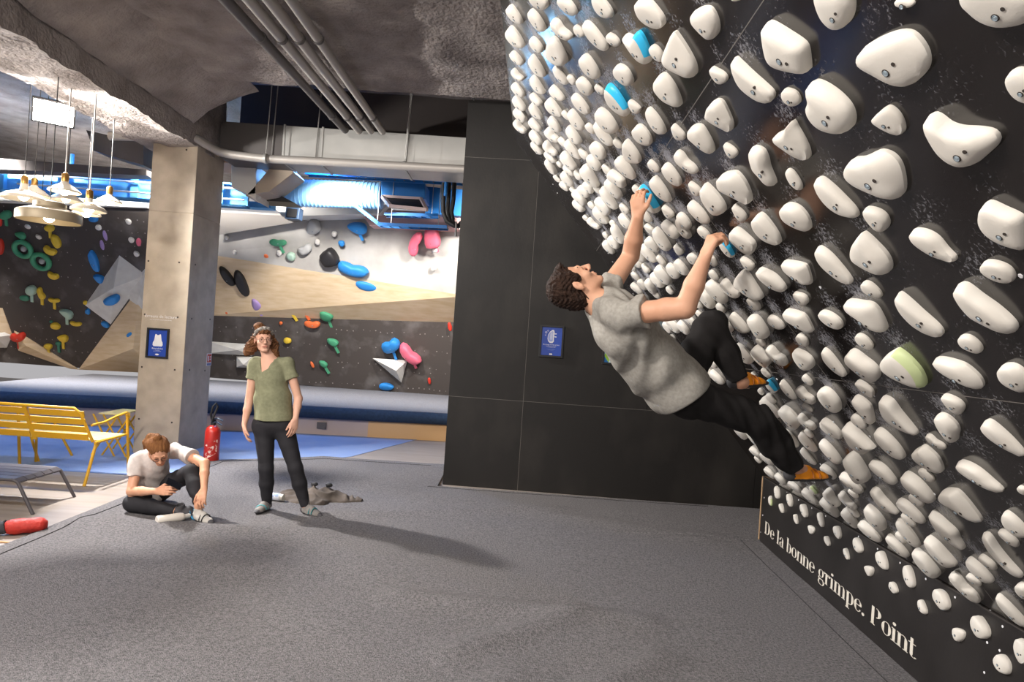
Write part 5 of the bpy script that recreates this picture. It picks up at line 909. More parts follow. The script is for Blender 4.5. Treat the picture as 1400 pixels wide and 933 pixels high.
# ---- lettering: condensed high-contrast serif drawn as strokes
def arc(cx, cy, rx, ry, a0, a1, thick=.19, thin=.035, n=16):
    L_, R_ = [], []
    for i in range(n+1):
        a = math.radians(a0+(a1-a0)*i/n); w_ = thin+(thick-thin)*abs(math.cos(a))**1.3; dx, dy = math.cos(a), math.sin(a)
        L_.append((cx+rx*dx, cy+ry*dy)); R_.append((cx+(rx-w_)*dx, cy+(ry-max(thin, w_*.35))*dy))
    return [[L_[i], L_[i+1], R_[i+1], R_[i]] for i in range(n)]
def rc(x0, y0, x1, y1): return [[(x0, y0), (x1, y0), (x1, y1), (x0, y1)]]
def srf(x, y, w_=.30): return rc(x-.05, y, x+w_-.05, y+.045)
def dot(cx, cy, r=.11): return [ell(cx, cy, r, r, 14)[:-1]]
G = {
'D': (.92, rc(.06, 0, .27, 1.42)+rc(0, 0, .4, .05)+rc(0, 1.37, .4, 1.42)+arc(.34, .71, .52, .71, -90, 90, .24)),
'P': (.88, rc(.06, 0, .27, 1.42)+rc(0, 0, .36, .045)+arc(.38, 1.05, .44, .37, -80, 85, .24)),
'e': (.70, arc(.36, .5, .34, .5, 40, 325, .2)+arc(.36, .56, .33, .44, 0, 60, .17)+rc(.10, .52, .66, .57)),
'l': (.40, rc(.08, 0, .27, 1.5)+srf(.03, 0, .36)+rc(0, 1.45, .2, 1.5)),
'a': (.68, rc(.42, .03, .60, .74)+arc(.33, .70, .27, .30, 0, 165, .17)+dot(.12, .72, .085)+arc(.32, .25, .28, .27, 60, 300, .18)+rc(.52, 0, .68, .05)),
'b': (.74, rc(.07, .02, .26, 1.5)+rc(0, 1.45, .2, 1.5)+arc(.34, .5, .36, .5, -115, 115, .2)),
'o': (.76, arc(.37, .5, .36, .5, 20, 160, .2)+arc(.37, .5, .36, .5, 160, 200, .2)+arc(.37, .5, .36, .5, 200, 380, .2)),
'n': (.80, rc(.07, 0, .26, 1)+srf(.02, 0, .34)+rc(0, .95, .2, 1)+arc(.42, .66, .31, .34, 0, 130, .19)+rc(.54, 0, .73, .68)+srf(.49, 0, .34)),
'm': (1.24, rc(.07, 0, .26, 1)+srf(.02, 0, .33)+rc(0, .95, .2, 1)+arc(.39, .66, .27, .34, 0, 130, .19)+rc(.48, 0, .66, .68)+srf(.44, 0, .30)+arc(.83, .66, .27, .34, 0, 130, .19)+rc(.92, 0, 1.10, .68)+srf(.88, 0, .32)),
'g': (.78, arc(.34, .64, .30, .36, 0, 360, .17)+arc(.38, -.16, .36, .28, 0, 360, .14)+arc(.18, .18, .14, .14, 100, 260, .12)+rc(.12, .06, .6, .14)+arc(.66, .88, .14, .12, 60, 200, .06)+dot(.72, .92, .07)),
'r': (.58, rc(.07, 0, .26, 1)+srf(.02, 0, .34)+rc(0, .95, .2, 1)+arc(.42, .66, .22, .33, 60, 150, .14)+dot(.48, .86, .10)),
'i': (.40, rc(.08, 0, .27, .96)+srf(.03, 0, .34)+rc(0, .92, .2, .97)+dot(.18, 1.3, .12)),
'p': (.76, rc(.07, -.42, .26, 1)+rc(0, -.42, .36, -.375)+rc(0, .95, .2, 1)+arc(.36, .5, .36, .5, -120, 120, .2)),
't': (.52, rc(.12, .16, .31, 1.32)+rc(.0, .93, .48, .98)+arc(.36, .2, .24, .2, 180, 330, .17)),
'.': (.36, dot(.14, .11, .12)), ' ': (.42, [])}
m_letter = M('cream_lettering', '#e4ddd0', .7, '#cfc7b8', 30, .5)
word = 'De la bonne grimpe. Point'
pA = hit(1045.5, 729, P0, E_); pB = hit(1252, 903, P0, E_); uA = float(np.dot(pA-P0, A_)); uB = float(np.dot(pB-P0, A_)); zA, zB = pA[2], pB[2]
tot = sum(G[ch_][0] for ch_ in word); kx = (uA-uB)/tot; kz = .073; cur = 0
lt = thing('board_lettering', (pA+pB)/2, 'cream serif lettering reading De la bonne grimpe. Point on the kickboard', 'lettering')
for ch_ in word:
    wdt, strokes = G[ch_]
    if strokes:
        mb = MB()
        for k_, pl in enumerate(strokes):
            mb.prism([kp(uA-(cur+x)*kx, zA+(zB-zA)*(cur/tot)+y*kz, .0006) for x, y in pl], E_*.0012)
        obj('letter', mb, m_letter, lt)
    cur += wdt
# ---- holds -------------------------------------------------------------------
m_hold = M('off_white_resin', '#e2ddd4', .66, '#d8d2c8', 9, .5, .05, 240, spec=.35)
m_hblue = M('cyan_resin_band', '#3cc4f8', .35); m_hgreen = M('pale_green_resin_band', '#c9d6a0', .5)
shape_w = {'e': 'rounded', 'd': 'half-moon', 't': 'teardrop', 's': 'blocky', 'b': 'saddle-shaped'}
xs = [700, 800, 880, 960, 1040, 1120, 1210, 1310]
def region(x, y):
    v_ = 'top' if y < 150 else 'upper' if y < 300 else 'middle' if y < 450 else 'lower' if y < 600 else 'bottom'
    h_ = 'far left edge' if x < 760 else 'left part' if x < 850 else 'centre-left part' if x < 950 else 'centre' if x < 1060 else 'centre-right part' if x < 1180 else 'right part' if x < 1290 else 'right edge'
    return v_, h_
items = []
for (x, y, a, b, ang, ty, tn, po_) in bh:
    s_ = math.sqrt(a*b); sz = 'tiny' if s_ < 6 else 'small' if s_ < 10 else 'medium' if s_ < 17 else 'large' if s_ < 27 else 'very large'
    if tn == 'blue': col_ = 'white hold with bright blue edge'
    elif tn == 'green': col_ = 'white hold with pale green edge'
    else: col_ = 'off-white hold'
    items.append([x, y, a, b, ang, ty, tn, '%s %s %s' % (sz, shape_w[ty], col_), region(x, y), po_])
grp = {}
for it in items: grp.setdefault((it[7], it[8]), []).append(it)
ordl = ['leftmost', 'second from left', 'third from left', 'fourth from left', 'fifth from left', 'sixth from left', 'seventh from left', 'eighth from left', 'ninth from left', 'tenth from left']+['%dth from left' % k for k in range(11, 40)]
items_sorted = sorted(items, key=lambda i: -i[2]*i[3])
stuff_items = items_sorted[300:]; SM = []
HOLD_TOP = {}
for k, it in enumerate(items_sorted):
    x, y, a, b, ang, ty, tn, lb, rg, po_ = it
    mats = [m_hold, m_hblue if tn == 'blue' else m_hgreen] if tn else m_hold
    o, h = make_hold('climbing_hold', x, y, a, b, ang, ty, FRB, mats, band=1 if tn else 0, seed=11, bolts=k < 300, poly=po_)
    if k >= 300: SM.append(o); continue
    L_ = sorted(grp[(lb, rg)], key=lambda q: q[0]); L_ = [q for q in L_ if any(q is z for z in items_sorted[:300])]; i = [j for j, q in enumerate(L_) if q is it][0]
    more = '' if len(L_) == 1 else ', '+(ordl[i])+' of %d' % len(L_)
    tag(o, '%s, %s %s of overhanging board%s' % (lb, rg[0], rg[1], more), 'climbing hold', 'white holds on the overhanging board')
if SM:                                                             # the smallest ones beyond three hundred, joined
    mb = MB()
    for o in SM:
        off = np.array(o.location); mb.add([np.array(v.co)+off for v in o.data.vertices], [tuple(p.vertices) for p in o.data.polygons]); bpy.data.objects.remove(o)
    obj('small_climbing_holds', mb, m_hold, smooth='all', label='scattered tiny off-white footholds between the larger holds on overhanging board', cat='climbing holds', kind='stuff')
khs = sorted(kh, key=lambda q: q[0]); up_, lo_ = [], []
for it in khs:
    q = hit(it[0], it[1], P0, E_); (up_ if q[2] > .475 - .0*it[0] else lo_).append(it)
for row, L_ in (('upper', up_), ('lower', lo_)):
    for i, (x, y, a, b, ang, ty, tn) in enumerate(L_):
        mats = [m_hold, m_hgreen] if tn else m_hold
        o, h = make_hold('foothold', x, y, a, b, ang, ty, FRK, mats, beta=.3, hfac=.7, band=1 if tn else 0, seed=23, maxh=.035)
        n_ = 'leftmost' if i == 0 else 'rightmost' if i == len(L_)-1 else (ordn[i] if i < 12 else str(i+1))+' from left'
        tag(o, 'small %soff-white foothold on the black kickboard, %s row, %s' % ('green-edged ' if tn else '', row, n_), 'climbing hold', 'footholds on the kickboard')
# ================================================================ FIGURES: smooth-blended volumes meshed by surface nets
class SDF:
    def __init__(s): s.ops = []
    def cone(s, a, b, ra, rb, k=.02, flat=None, fac=1., sub=False, clip=None):
        a, b = np.asarray(a, float), np.asarray(b, float)
        def f(X, Y, Z_):
            d = b-a; dd = max(1e-9, float(d @ d)); t = np.clip(((X-a[0])*d[0]+(Y-a[1])*d[1]+(Z_-a[2])*d[2])/dd, 0, 1)
            qx, qy, qz = X-a[0]-t*d[0], Y-a[1]-t*d[1], Z_-a[2]-t*d[2]
            if flat is not None:
                w_ = qx*flat[0]+qy*flat[1]+qz*flat[2]; g = (1/fac-1)*w_; qx, qy, qz = qx+g*flat[0], qy+g*flat[1], qz+g*flat[2]
            dist = np.sqrt(qx*qx+qy*qy+qz*qz)-(ra+(rb-ra)*t)
            return dist if clip is None else np.maximum(dist, (X-clip[0][0])*clip[1][0]+(Y-clip[0][1])*clip[1][1]+(Z_-clip[0][2])*clip[1][2])
        m = max(ra, rb)*max(1, fac); s.ops.append(('s' if sub else 'u', f, np.minimum(a, b)-m, np.maximum(a, b)+m, k)); return s
    def chain(s, pts, rs, k=.02, **kw):
        for i in range(len(pts)-1): s.cone(pts[i], pts[i+1], rs[i], rs[i+1], k, **kw)
        return s
    def ell(s, c, r, R=None, k=.015, sub=False):
        c = np.asarray(c, float); r = np.asarray(r, float); R = np.eye(3) if R is None else np.asarray(R)      # columns of R are the local axes
        def f(X, Y, Z_):
            x, y, z = X-c[0], Y-c[1], Z_-c[2]; q = [(x*R[0, i]+y*R[1, i]+z*R[2, i])/r[i] for i in range(3)]
            k0 = np.sqrt(q[0]**2+q[1]**2+q[2]**2); k1 = np.sqrt((q[0]/r[0])**2+(q[1]/r[1])**2+(q[2]/r[2])**2)+1e-9; return k0*(k0-1)/k1
        m = r.max(); s.ops.append(('s' if sub else 'u', f, c-m, c+m, k)); return s
    def cut(s, p, n_, lo=None, hi=None):           # remove what lies on the n side of a plane
        p = np.asarray(p, float); n_ = nrm(n_); s.ops.append(('c', lambda X, Y, Z_: (X-p[0])*n_[0]+(Y-p[1])*n_[1]+(Z_-p[2])*n_[2], lo, hi, 0)); return s
    def warp(s, f): s.ops.append(('w', f, None, None, 0)); return s
    def mesh(s, h):
        U = [o for o in s.ops if o[0] == 'u']; lo = np.min([o[2] for o in U], 0)-3*h; hi = np.max([o[3] for o in U], 0)+3*h
        n = np.ceil((hi-lo)/h).astype(int)+1; F = np.full(n, .3, np.float32); ax = [lo[i]+h*np.arange(n[i]) for i in range(3)]
        for kind, f, a, b, k in s.ops:
            if a is None: sl = [slice(0, n[i]) for i in range(3)]
            else:
                pad = k+2*h; sl = [slice(max(0, int((a[i]-pad-lo[i])/h)), min(n[i], int((b[i]+pad-lo[i])/h)+2)) for i in range(3)]
            if any(q.start >= q.stop for q in sl): continue
            X, Y, Z_ = np.meshgrid(*[ax[i][sl[i]].astype(np.float32) for i in range(3)], indexing='ij', sparse=True); G_ = F[tuple(sl)]; d = f(X, Y, Z_)
            if kind == 'u': t = np.clip(.5+.5*(G_-d)/k, 0, 1); G_[...] = G_*(1-t)+d*t-k*t*(1-t)
            elif kind == 's': d = -d; t = np.clip(.5-.5*(G_-d)/k, 0, 1); G_[...] = G_*(1-t)+d*t+k*t*(1-t)
            elif kind == 'c': G_[...] = np.maximum(G_, d)
            elif kind == 'w': G_[...] = G_+np.where(np.abs(G_) < .05, d, 0)
        S = F < 0; c = S[:-1, :-1, :-1].astype(np.uint8)
        for i, j, k in ((1, 0, 0), (0, 1, 0), (0, 0, 1), (1, 1, 0), (1, 0, 1), (0, 1, 1), (1, 1, 1)): c += S[i:n[0]-1+i, j:n[1]-1+j, k:n[2]-1+k]
        idx = np.argwhere((c > 0) & (c < 8)); mp_ = np.full(c.shape, -1, np.int32); mp_[tuple(idx.T)] = np.arange(len(idx))
        corner = np.array([(i, j, k) for i in (0, 1) for j in (0, 1) for k in (0, 1)]); val = np.stack([F[tuple((idx+q).T)] for q in corner], 1)
        acc = np.zeros((len(idx), 3)); cnt = np.zeros(len(idx))
        for p in range(8):
            for q in range(p+1, 8):
                if np.abs(corner[p]-corner[q]).sum() != 1: continue
                m = (val[:, p] < 0) != (val[:, q] < 0); t = val[m, p]/(val[m, p]-val[m, q]); acc[m] += corner[p]+(corner[q]-corner[p])*t[:, None]; cnt[m] += 1
        V = lo+h*(idx+acc/cnt[:, None]); Q = []
        for axs in range(3):
            o1, o2 = [(1, 2), (2, 0), (0, 1)][axs]; A1 = [slice(None)]*3; A2 = [slice(None)]*3; A1[axs] = slice(0, -1); A2[axs] = slice(1, None)
            e_ = np.argwhere(S[tuple(A1)] != S[tuple(A2)]); e_ = e_[(e_[:, o1] > 0) & (e_[:, o2] > 0)]; ins = S[tuple(e_.T)]
            def cell(a_, b_): g = e_.copy(); g[:, o1] -= a_; g[:, o2] -= b_; return mp_[tuple(g.T)]
            q4 = np.stack([cell(1, 1), cell(0, 1), cell(0, 0), cell(1, 0)], 1); q4[~ins] = q4[~ins][:, ::-1]; Q.append(q4)
        return V, np.vstack(Q)
def sdf_obj(name, sdf, h, mats, parent=None, label=None, matfn=None, org=None, **kw):
    V, Q = sdf.mesh(h)
    if org is None: lo, hi = V.min(0), V.max(0); org = np.array([(lo[0]+hi[0])/2, (lo[1]+hi[1])/2, lo[2]])
    me = bpy.data.meshes.new(name); me.vertices.add(len(V)); me.vertices.foreach_set('co', (V-org).astype(np.float32).ravel())
    me.loops.add(len(Q)*4); me.loops.foreach_set('vertex_index', Q.astype(np.int32).ravel()); me.polygons.add(len(Q)); me.polygons.foreach_set('loop_start', np.arange(0, len(Q)*4, 4, dtype=np.int32))
    me.update(calc_edges=True)
    if matfn is not None: me.polygons.foreach_set('material_index', matfn(V[Q].mean(1)).astype(np.int32))
    o = link_mesh(name, me, mats, parent, org, True); return tag(o, label, **kw)
def frame(fwd, up):
    f = nrm(fwd); u = np.asarray(up, float); u = nrm(u-f*np.dot(u, f)); return np.stack([np.cross(f, u), f, u], 1)   # columns: right, forward, up
def head(S, c, R, sc_=1.0, woman=False):
    g = lambda x, y, z: c+R @ (np.array([x, y, z])*sc_); r_ = lambda *q: np.array(q)*sc_; j = .92 if woman else 1.
    S.ell(g(0, -.018, .032), r_(.073, .094, .083), R, .02).ell(g(0, .030, -.020), r_(.058, .058, .082), R, .025)
    S.ell(g(0, .036, -.068), r_(.045*j, .046, .040), R, .02).ell(g(0, .074, -.098), r_(.020*j, .017, .014), R, .015)
    S.cone(g(-.034, -.0+.005, -.075), g(-.018, .065, -.098), .016*sc_, .014*sc_, .02*sc_).cone(g(.034, .005, -.075), g(.018, .065, -.098), .016*sc_, .014*sc_, .02*sc_)
    S.cone(g(-.036, .078, .020), g(.036, .078, .020), .011*sc_, .011*sc_, .012*sc_)
    for sx in (-1, 1):
        S.ell(g(sx*.040, .062, -.030), r_(.020, .018, .020), R, .018); S.ell(g(sx*.031, .099, .002), r_(.018, .017, .012), R, .010, sub=True)
        S.ell(g(sx*.031, .076, .001), r_(.0145, .0125, .0100), R, .004); S.cone(g(sx*.020, .0865, .009), g(sx*.043, .083, .009), .0042*sc_, .0042*sc_, .004*sc_)
        S.ell(g(sx*.075, -.010, -.012), r_(.010, .018, .031), R, .006); S.ell(g(sx*.085, -.004, -.010), r_(.006, .009, .017), R, .004, sub=True)
        S.ell(g(sx*.011, .099, -.033), r_(.009, .010, .008), R, .005)
    S.cone(g(0, .085, .012), g(0, .112, -.026), .0075*sc_, .0115*sc_, .010*sc_)
    S.cone(g(-.019, .086, -.0565), g(.019, .086, -.0565), .0065*sc_, .0065*sc_, .004*sc_); S.cone(g(0, .091, -.056), g(0, .0915, -.056), .007*sc_, .007*sc_, .008*sc_)
    S.cone(g(-.015, .085, -.068), g(.015, .085, -.068), .0078*sc_, .0078*sc_, .004*sc_); S.ell(g(0, .098, -.0622), r_(.026, .010, .0016), R, .002, sub=True)
    return g
def hand(S, w_, d, side, palm, curls, thumb=(.75, .55, .25), sc_=1., tb=(.2, .3)):
    """w_: wrist, d: direction to the knuckles, side: towards the thumb, palm: out of the palm"""
    d = nrm(d); side = np.asarray(side, float); side = nrm(side-d*np.dot(side, d)); pn = np.asarray(palm, float); c_ = np.cross(d, side); pn = c_ if np.dot(c_, pn) > 0 else -c_
    kn = [(.031, .086), (.010, .090), (-.011, .086), (-.029, .077)]; ln = [(.040, .024, .019), (.044, .028, .020), (.041, .026, .019), (.032, .019, .017)]
    S.cone(w_, w_+d*.05*sc_, .024*sc_, .028*sc_, .02, flat=pn, fac=.62); tips = []
    for i, (sx, fy) in enumerate(kn):
        K_n = w_+(d*fy+side*sx)*sc_; S.cone(w_+(d*.02+side*sx*.6)*sc_, K_n, .0135*sc_, .0115*sc_, .012)
        p = K_n; ang = 0; cu = curls[i] if hasattr(curls[0], '__len__') else curls
        for L_, ca_, r0, r1 in zip(ln[i], cu, (.0098, .0086, .0078), (.0088, .0079, .0066)):
            ang += ca_; dr = d*math.cos(ang)+pn*math.sin(ang)+side*sx*.6*(.3 if ang < .5 else 0); q = p+nrm(dr)*L_*sc_; S.cone(p, q, r0*sc_, r1*sc_, .003); p = q
        tips.append(p)
    b0 = w_+(d*.022+side*.020)*sc_; t_ = nrm(d*thumb[1]+side*thumb[0]+pn*thumb[2]); b1 = b0+t_*.042*sc_; S.cone(b0, b1, .0145*sc_, .0115*sc_, .014)
    t2 = nrm(t_+pn*tb[0]+d*tb[1]-side*.25); b2 = b1+t2*.032*sc_; S.cone(b1, b2, .0108*sc_, .0098*sc_, .004); t3 = nrm(t2+pn*tb[0]+d*tb[1]); S.cone(b2, b2+t3*.026*sc_, .0098*sc_, .0078*sc_, .003)
    return tips
def skin(name, c1, c2): return M(name, c1, .52, c2, 5, .5, .05, 90, spec=.35)
m_lip = M('lip_skin', '#c07f6c', .5); m_eyew = M('eye_white', '#d9d2cb', .3); m_iris = M('iris_brown', '#2c1d15', .3)
def eyes(parent, g, R, sc_=1., look=(0, 0)):
    for sx in (-1, 1):
        c = g(sx*.031, .0785, .001); mb = MB(); mb.ball(c, .0096*sc_, 12, 0); mb.ball(c+R @ np.array([look[0], .0050, look[1]])*sc_, .0062*sc_, 10, 1); obj('eye', mb, [m_eyew, m_iris], parent, smooth=True)
def brows(parent, g, mm, sc_=1., t_=.0032):
    for sx in (-1, 1): obj('eyebrow', MB().tube([g(sx*.014, .0885, .020), g(sx*.030, .0865, .0255), g(sx*.046, .0745, .021)], [t_*sc_, t_*1.1*sc_, t_*.6*sc_], 8), mm, parent, smooth=True)
def glasses(parent, g, R, mm, sc_=1.):
    mb = MB(); X, Yv, Zv = R[:, 0], R[:, 1], R[:, 2]; rim = []
    for sx in (-1, 1):
        c = g(sx*.032, .098, -.002); pts = [c+(X*math.cos(a)*.023+Zv*math.sin(a)*.019)*sc_ for a in np.linspace(0, 2*math.pi, 19)]; mb.tube(pts, .0016*sc_, 6)
        mb.tube([g(sx*.055, .097, .004), g(sx*.074, .06, .004), g(sx*.078, -.005, .006)], .0015*sc_, 6)
    mb.tube([g(-.010, .098, .001), g(0, .101, .004), g(.010, .098, .001)], .0016*sc_, 6)
    o = obj('glasses', mb, mm, parent, smooth=True)
    return o
def wrinkle(amp, f1=38., f2=23., dirv=(0, 0, 1), seed=0.):
    dx, dy, dz = dirv
    def f(X, Y, Z_): return amp*(np.sin(f1*(X*dx+Y*dy+Z_*dz)+3.1*np.sin(9*X+seed)+2.3*np.sin(11*Z_+5*Y+seed)))+amp*.6*np.sin(f2*(X-Y*.7+Z_*.5)+2.*np.sin(14*Z_+seed)) 
    return f
def shoe(parent, heel, toe, up, mats, W_=.046, low=.9, straps=True, ankle=None, name='climbing_shoe'):
    d = nrm(toe-heel); L_ = np.linalg.norm(toe-heel); up = np.asarray(up, float); up = nrm(up-d*np.dot(up, d)); sd = np.cross(d, up); up_m, sole_m, strap_m = mats
    G_ = lambda a, b, c=0.: heel+d*L_*a+up*b+sd*c
    S = SDF(); S.cone(G_(.10, .034), G_(.40, .034), .034, .040, .02).cone(G_(.4, .030), G_(.72, .024), .040, .036, .02, flat=up, fac=.8).cone(G_(.72, .024), G_(.93, .018), .035, .017, .015, flat=up, fac=.7)
    S.cone(G_(.13, .05), G_(.16, .092), .034, .034, .02).cone(G_(.35, .05), G_(.45, .055), .03, .03, .02)
    S.cone(G_(.15, .08), G_(.13, .14), .024, .034, .006, sub=True)
    S.cut(G_(0, 0), -up)
    def mf(C_):
        q = (C_-heel) @ d/L_; z = (C_-heel) @ up; return np.where((z < .016) | (q > .86) | ((q < .13) & (z < .055)), 1, 0)
    o = sdf_obj(name, S, .004, [up_m, sole_m], parent, matfn=mf)
    if straps:
        for a0 in (.44, .58):
            mb = MB(); pts = [G_(a0, .036-.0+.046*math.sin(t), .046*math.cos(t)) for t in np.linspace(-.1, math.pi+.1, 13)]; pts = [G_(a0+.05*math.cos(t), .026+(.043 if a0 < .5 else .036)*math.sin(t), .043*math.cos(t)) for t in np.linspace(-.1, math.pi+.1, 13)]
            obj('strap', mb.tube(pts, .010, 8, flat=.35), strap_m, o, smooth=True)
    return o
v3 = lambda *a: np.array(a, float)
# ---------------------------------------------------------------- THE CLIMBER
m_skinA = skin('climber_skin', '#dba98c', '#cf9a7c'); m_teeA = M('heather_grey_jersey', '#a8a49c', .95, '#96928b', 60, .5, .10, 300, spec=.1)
m_trouA = M('black_cotton', '#211f1f', .9, '#2c2a2a', 8, .5, .12, 250, spec=.12); m_hairA = M('dark_brown_hair', '#241813', .7, '#3a281f', 40, .5, 1., 70, spec=.2)
m_orange = M('orange_shoe_leather', '#e08a1c', .5); m_rub = M('black_shoe_rubber', '#3c3b3d', .7); m_tanstrap = M('tan_shoe_strap', '#a86a38', .6)
rs, ls = at(843, 432, 3.10), at(826, 404, 3.44); re_, le = at(937, 420, 2.93), at(862, 350, 3.56); rw, lw = at(964, 352, 2.86), at(872, 297, 3.42)
chest = at(852, 447, 3.27); belly = at(893, 495, 3.36); pel = at(921, 523, 3.44)
rh_, lh_ = at(936, 541, 3.37), at(930, 527, 3.55); rk, lk = at(1034, 573, 3.50), at(972, 447, 3.60); ra_, la_ = at(1086, 640, 3.66), at(1012, 522, 3.60)
hc = at(786, 391, 3.27); HR = frame((.30, .10, .95), (-.95, .02, .28)); neckb = at(822, 417, 3.27)
clm = thing('person', at(905, 470, 3.3)*v3(1, 1, 0)+v3(0, 0, ra_[2]-.08), 'person in grey t-shirt and black trousers climbing the overhanging board, looking up', 'person')
S = SDF(); hg = head(S, hc, HR, 1.02)
S.cone(hc+HR @ v3(0, -.02, -.055), neckb, .056, .060, .02); S.cone(neckb, chest, .06, .10, .04)
lat = nrm(ls-rs); S.cone(rs+lat*.04, ls-lat*.04, .062, .062, .04); S.cone(chest-lat*.06, chest+lat*.06, .10, .10, .05); S.chain([chest, belly, pel], [.115, .105, .12], .06, flat=lat, fac=1.25)
S.chain([rs, re_], [.056, .043], .02); S.chain([re_, re_*.55+rw*.45, rw], [.045, .043, .026], .012)
S.cone(re_-v3(0, 0, .012), re_*.75+rs*.25, .036, .05, .02)
S.chain([ls, le], [.056, .043], .02); S.chain([le, le*.55+lw*.45, lw], [.046, .046, .027], .012)
rdir = at(974, 327, 2.85)-rw; S1 = hand(S, rw, rdir, (-.25, .85, .2), (.9, .35, -.35), (.95, 1.0, .5), thumb=(.15, .8, .75), tb=(.25, .5))
ldir = at(871, 270, 3.40)-lw; S2 = hand(S, lw, ldir, (.75, -.55, -.1), (.6, .8, .1), (.55, .8, .6), thumb=(.75, .75, .1), tb=(.25, .5))
S.chain([rh_, rk], [.085, .06], .04); S.chain([rk, ra_], [.056, .036], .02); S.chain([lh_, lk], [.085, .06], .04); S.chain([lk, la_], [.056, .036], .02)
rt = at(1138, 652, 3.72); lt_ = at(1046, 528, 3.66); S.cone(ra_, ra_+nrm(rt-ra_)*.05, .034, .03, .02); S.cone(la_, la_+nrm(lt_-la_)*.05, .034, .03, .02)
def lipfn(c, R, sc_=1.):
    def f(C_):
        q = ((C_-c) @ R)/sc_; return np.where((np.linalg.norm(q, axis=1) < .14) & (np.abs(q[:, 0]) < .023) & (q[:, 1] > .084) & (np.abs(q[:, 2]+.0625) < .0100-.18*np.abs(q[:, 0])), 1, 0)
    return f
sdf_obj('body', S, .0055, [m_skinA, m_lip], clm, matfn=lipfn(hc, HR, 1.02))
eyes(clm, hg, HR, 1.02, (0, .001)); brows(clm, hg, m_hairA, 1.02, .005)
S = SDF(); R = HR; g = hg
S.ell(g(0, -.026, .042), (.086, .098, .087), R, .01); S.ell(g(0, -.055, -.01), (.074, .062, .08), R, .02); S.ell(g(0, .045, .100), (.045, .032, .018), R, .02); S.ell(g(0, -.05, -.075), (.045, .03, .045), R, .02)
S.ell(g(0, .105, -.02), (.085, .082, .105), R, .006, sub=True)
for sx in (-1, 1): S.ell(g(sx*.072, .022, .022), (.012, .022, .040), R, .008); S.ell(g(sx*.088, .0, -.014), (.018, .024, .032), R, .004, sub=True)
S.warp(lambda X, Y, Z_: .0035*np.sin(120*X+3*np.sin(60*Z_)+2*np.sin(50*Y))*np.sin(80*Z_+4*np.sin(40*X)+Y*30)+.0022*np.sin(330*X+5*np.sin(60*Z_)+90*Y))
sdf_obj('hair', S, .004, m_hairA, clm)
# beard shadow is left to the skin; t-shirt
S = SDF(); o_ = .016
S.cone(rs+lat*.04, ls-lat*.04, .066+o_, .066+o_, .05); S.cone(chest-lat*.07, chest+lat*.07, .10+o_, .10+o_, .05); S.chain([chest, belly, pel+nrm(pel-belly)*.08], [.125+o_, .122+o_, .140+o_], .06, flat=lat, fac=1.15)
S.cone(neckb, chest, .062+o_, .1+o_, .04); rsl = rs+(re_-rs)*.44; lsl = ls+(le-ls)*.34
S.cone(rs, rsl+(re_-rs)*.1, .066, .076, .03, clip=(rsl, nrm(re_-rs))); S.cone(ls, lsl+(le-ls)*.1, .066, .070, .03, clip=(lsl, nrm(le-ls)))
back_n = nrm(np.cross(lat, chest-pel)); back_n = back_n if back_n[2] < 0 else -back_n
S.cone(chest+back_n*.05, pel+back_n*.075, .09, .10, .05); S.cone(belly-back_n*.03, pel-back_n*.03, .10, .10, .05)
hip_d = nrm(pel-belly)
S.cone(neckb+nrm(neckb-hc)*-.015, hc+HR @ v3(0, -.02, -.06), .073, .080, .008, sub=True)
S.warp(wrinkle(.0058, 40, 26, (.75, .2, .55), 1.)); S.warp(wrinkle(.0022, 85, 60, (.9, .3, .2), 2.5))
S.cone(rh_-hip_d*.03, lh_-hip_d*.05, .128, .125, .05)
S.cut(at(934, 548, 3.4), (.62, 0, -.78))
sdf_obj('t_shirt', S, .006, m_teeA, clm)
S = SDF(); o_ = .02
S.cone(rh_, lh_, .095, .095, .04); S.chain([rh_, rk], [.098, .084], .05); S.chain([rk, rk*.5+ra_*.5, ra_], [.084, .078, .058], .03); S.chain([lh_, lk], [.100, .084], .04); S.chain([lk, lk*.5+la_*.5, la_], [.080, .070, .054], .03)
S.warp(wrinkle(.0045, 50, 34, (.9, .1, .4), .3)); S.warp(wrinkle(.002, 110, 70, (.7, .3, .5), .9))
S.cut(ra_-nrm(ra_-rk)*.02, ra_-rk, ra_-.13, ra_+.13); S.cut(la_-nrm(la_-lk)*.015, la_-lk, la_-.12, la_+.12)
sdf_obj('trousers', S, .0065, m_trouA, clm)
shoe(clm, ra_+v3(-.045, 0, -.075), rt+v3(.0, 0, -.02), (-.1, 0, 1), (m_orange, m_rub, m_tanstrap)); shoe(clm, la_+v3(-.05, 0, -.045), lt_+v3(.02, 0, .0), (-.35, 0, 1), (m_orange, m_rub, m_tanstrap))

# ---------------------------------------------------------------- THE STANDING WOMAN
m_skinB = skin('woman_skin', '#e0b199', '#d4a088'); m_olive = M('sage_jersey', '#8b8b70', .92, '#7d7e65', 40, .5, .10, 300, spec=.1); m_legB = M('black_leggings', '#242326', .75, '#2e2d31', 6, .5, .06, 250, spec=.25)
m_hairB = M('chestnut_hair', '#5d3d29', .72, '#7f573a', 30, .5, 1., 60, spec=.15)
YW = 5.92; Q = lambda x, y, dy=0.: at(x, y, YW+dy)
hc = Q(360, 464, -.02); HR = frame((.50, -.86, -.03), (-.05, -.03, 1)); sh_r, sh_l = Q(348, 497, .02), Q(394, 497, .04); nb = Q(369, 491, .03)
re_, le = Q(341, 547, .03), Q(408, 545, .06); rw, lw = Q(334, 581, -.04), Q(404, 573, -.04); pl = Q(374, 578, .02); waist = Q(373, 545, .03)
rh_, lh_ = Q(361, 582, .02), Q(387, 582, .03); rk, lk = Q(364, 640, -.02), Q(404, 640, -.02); ra_, la_ = Q(365, 691, .06), Q(418, 694, -.0)
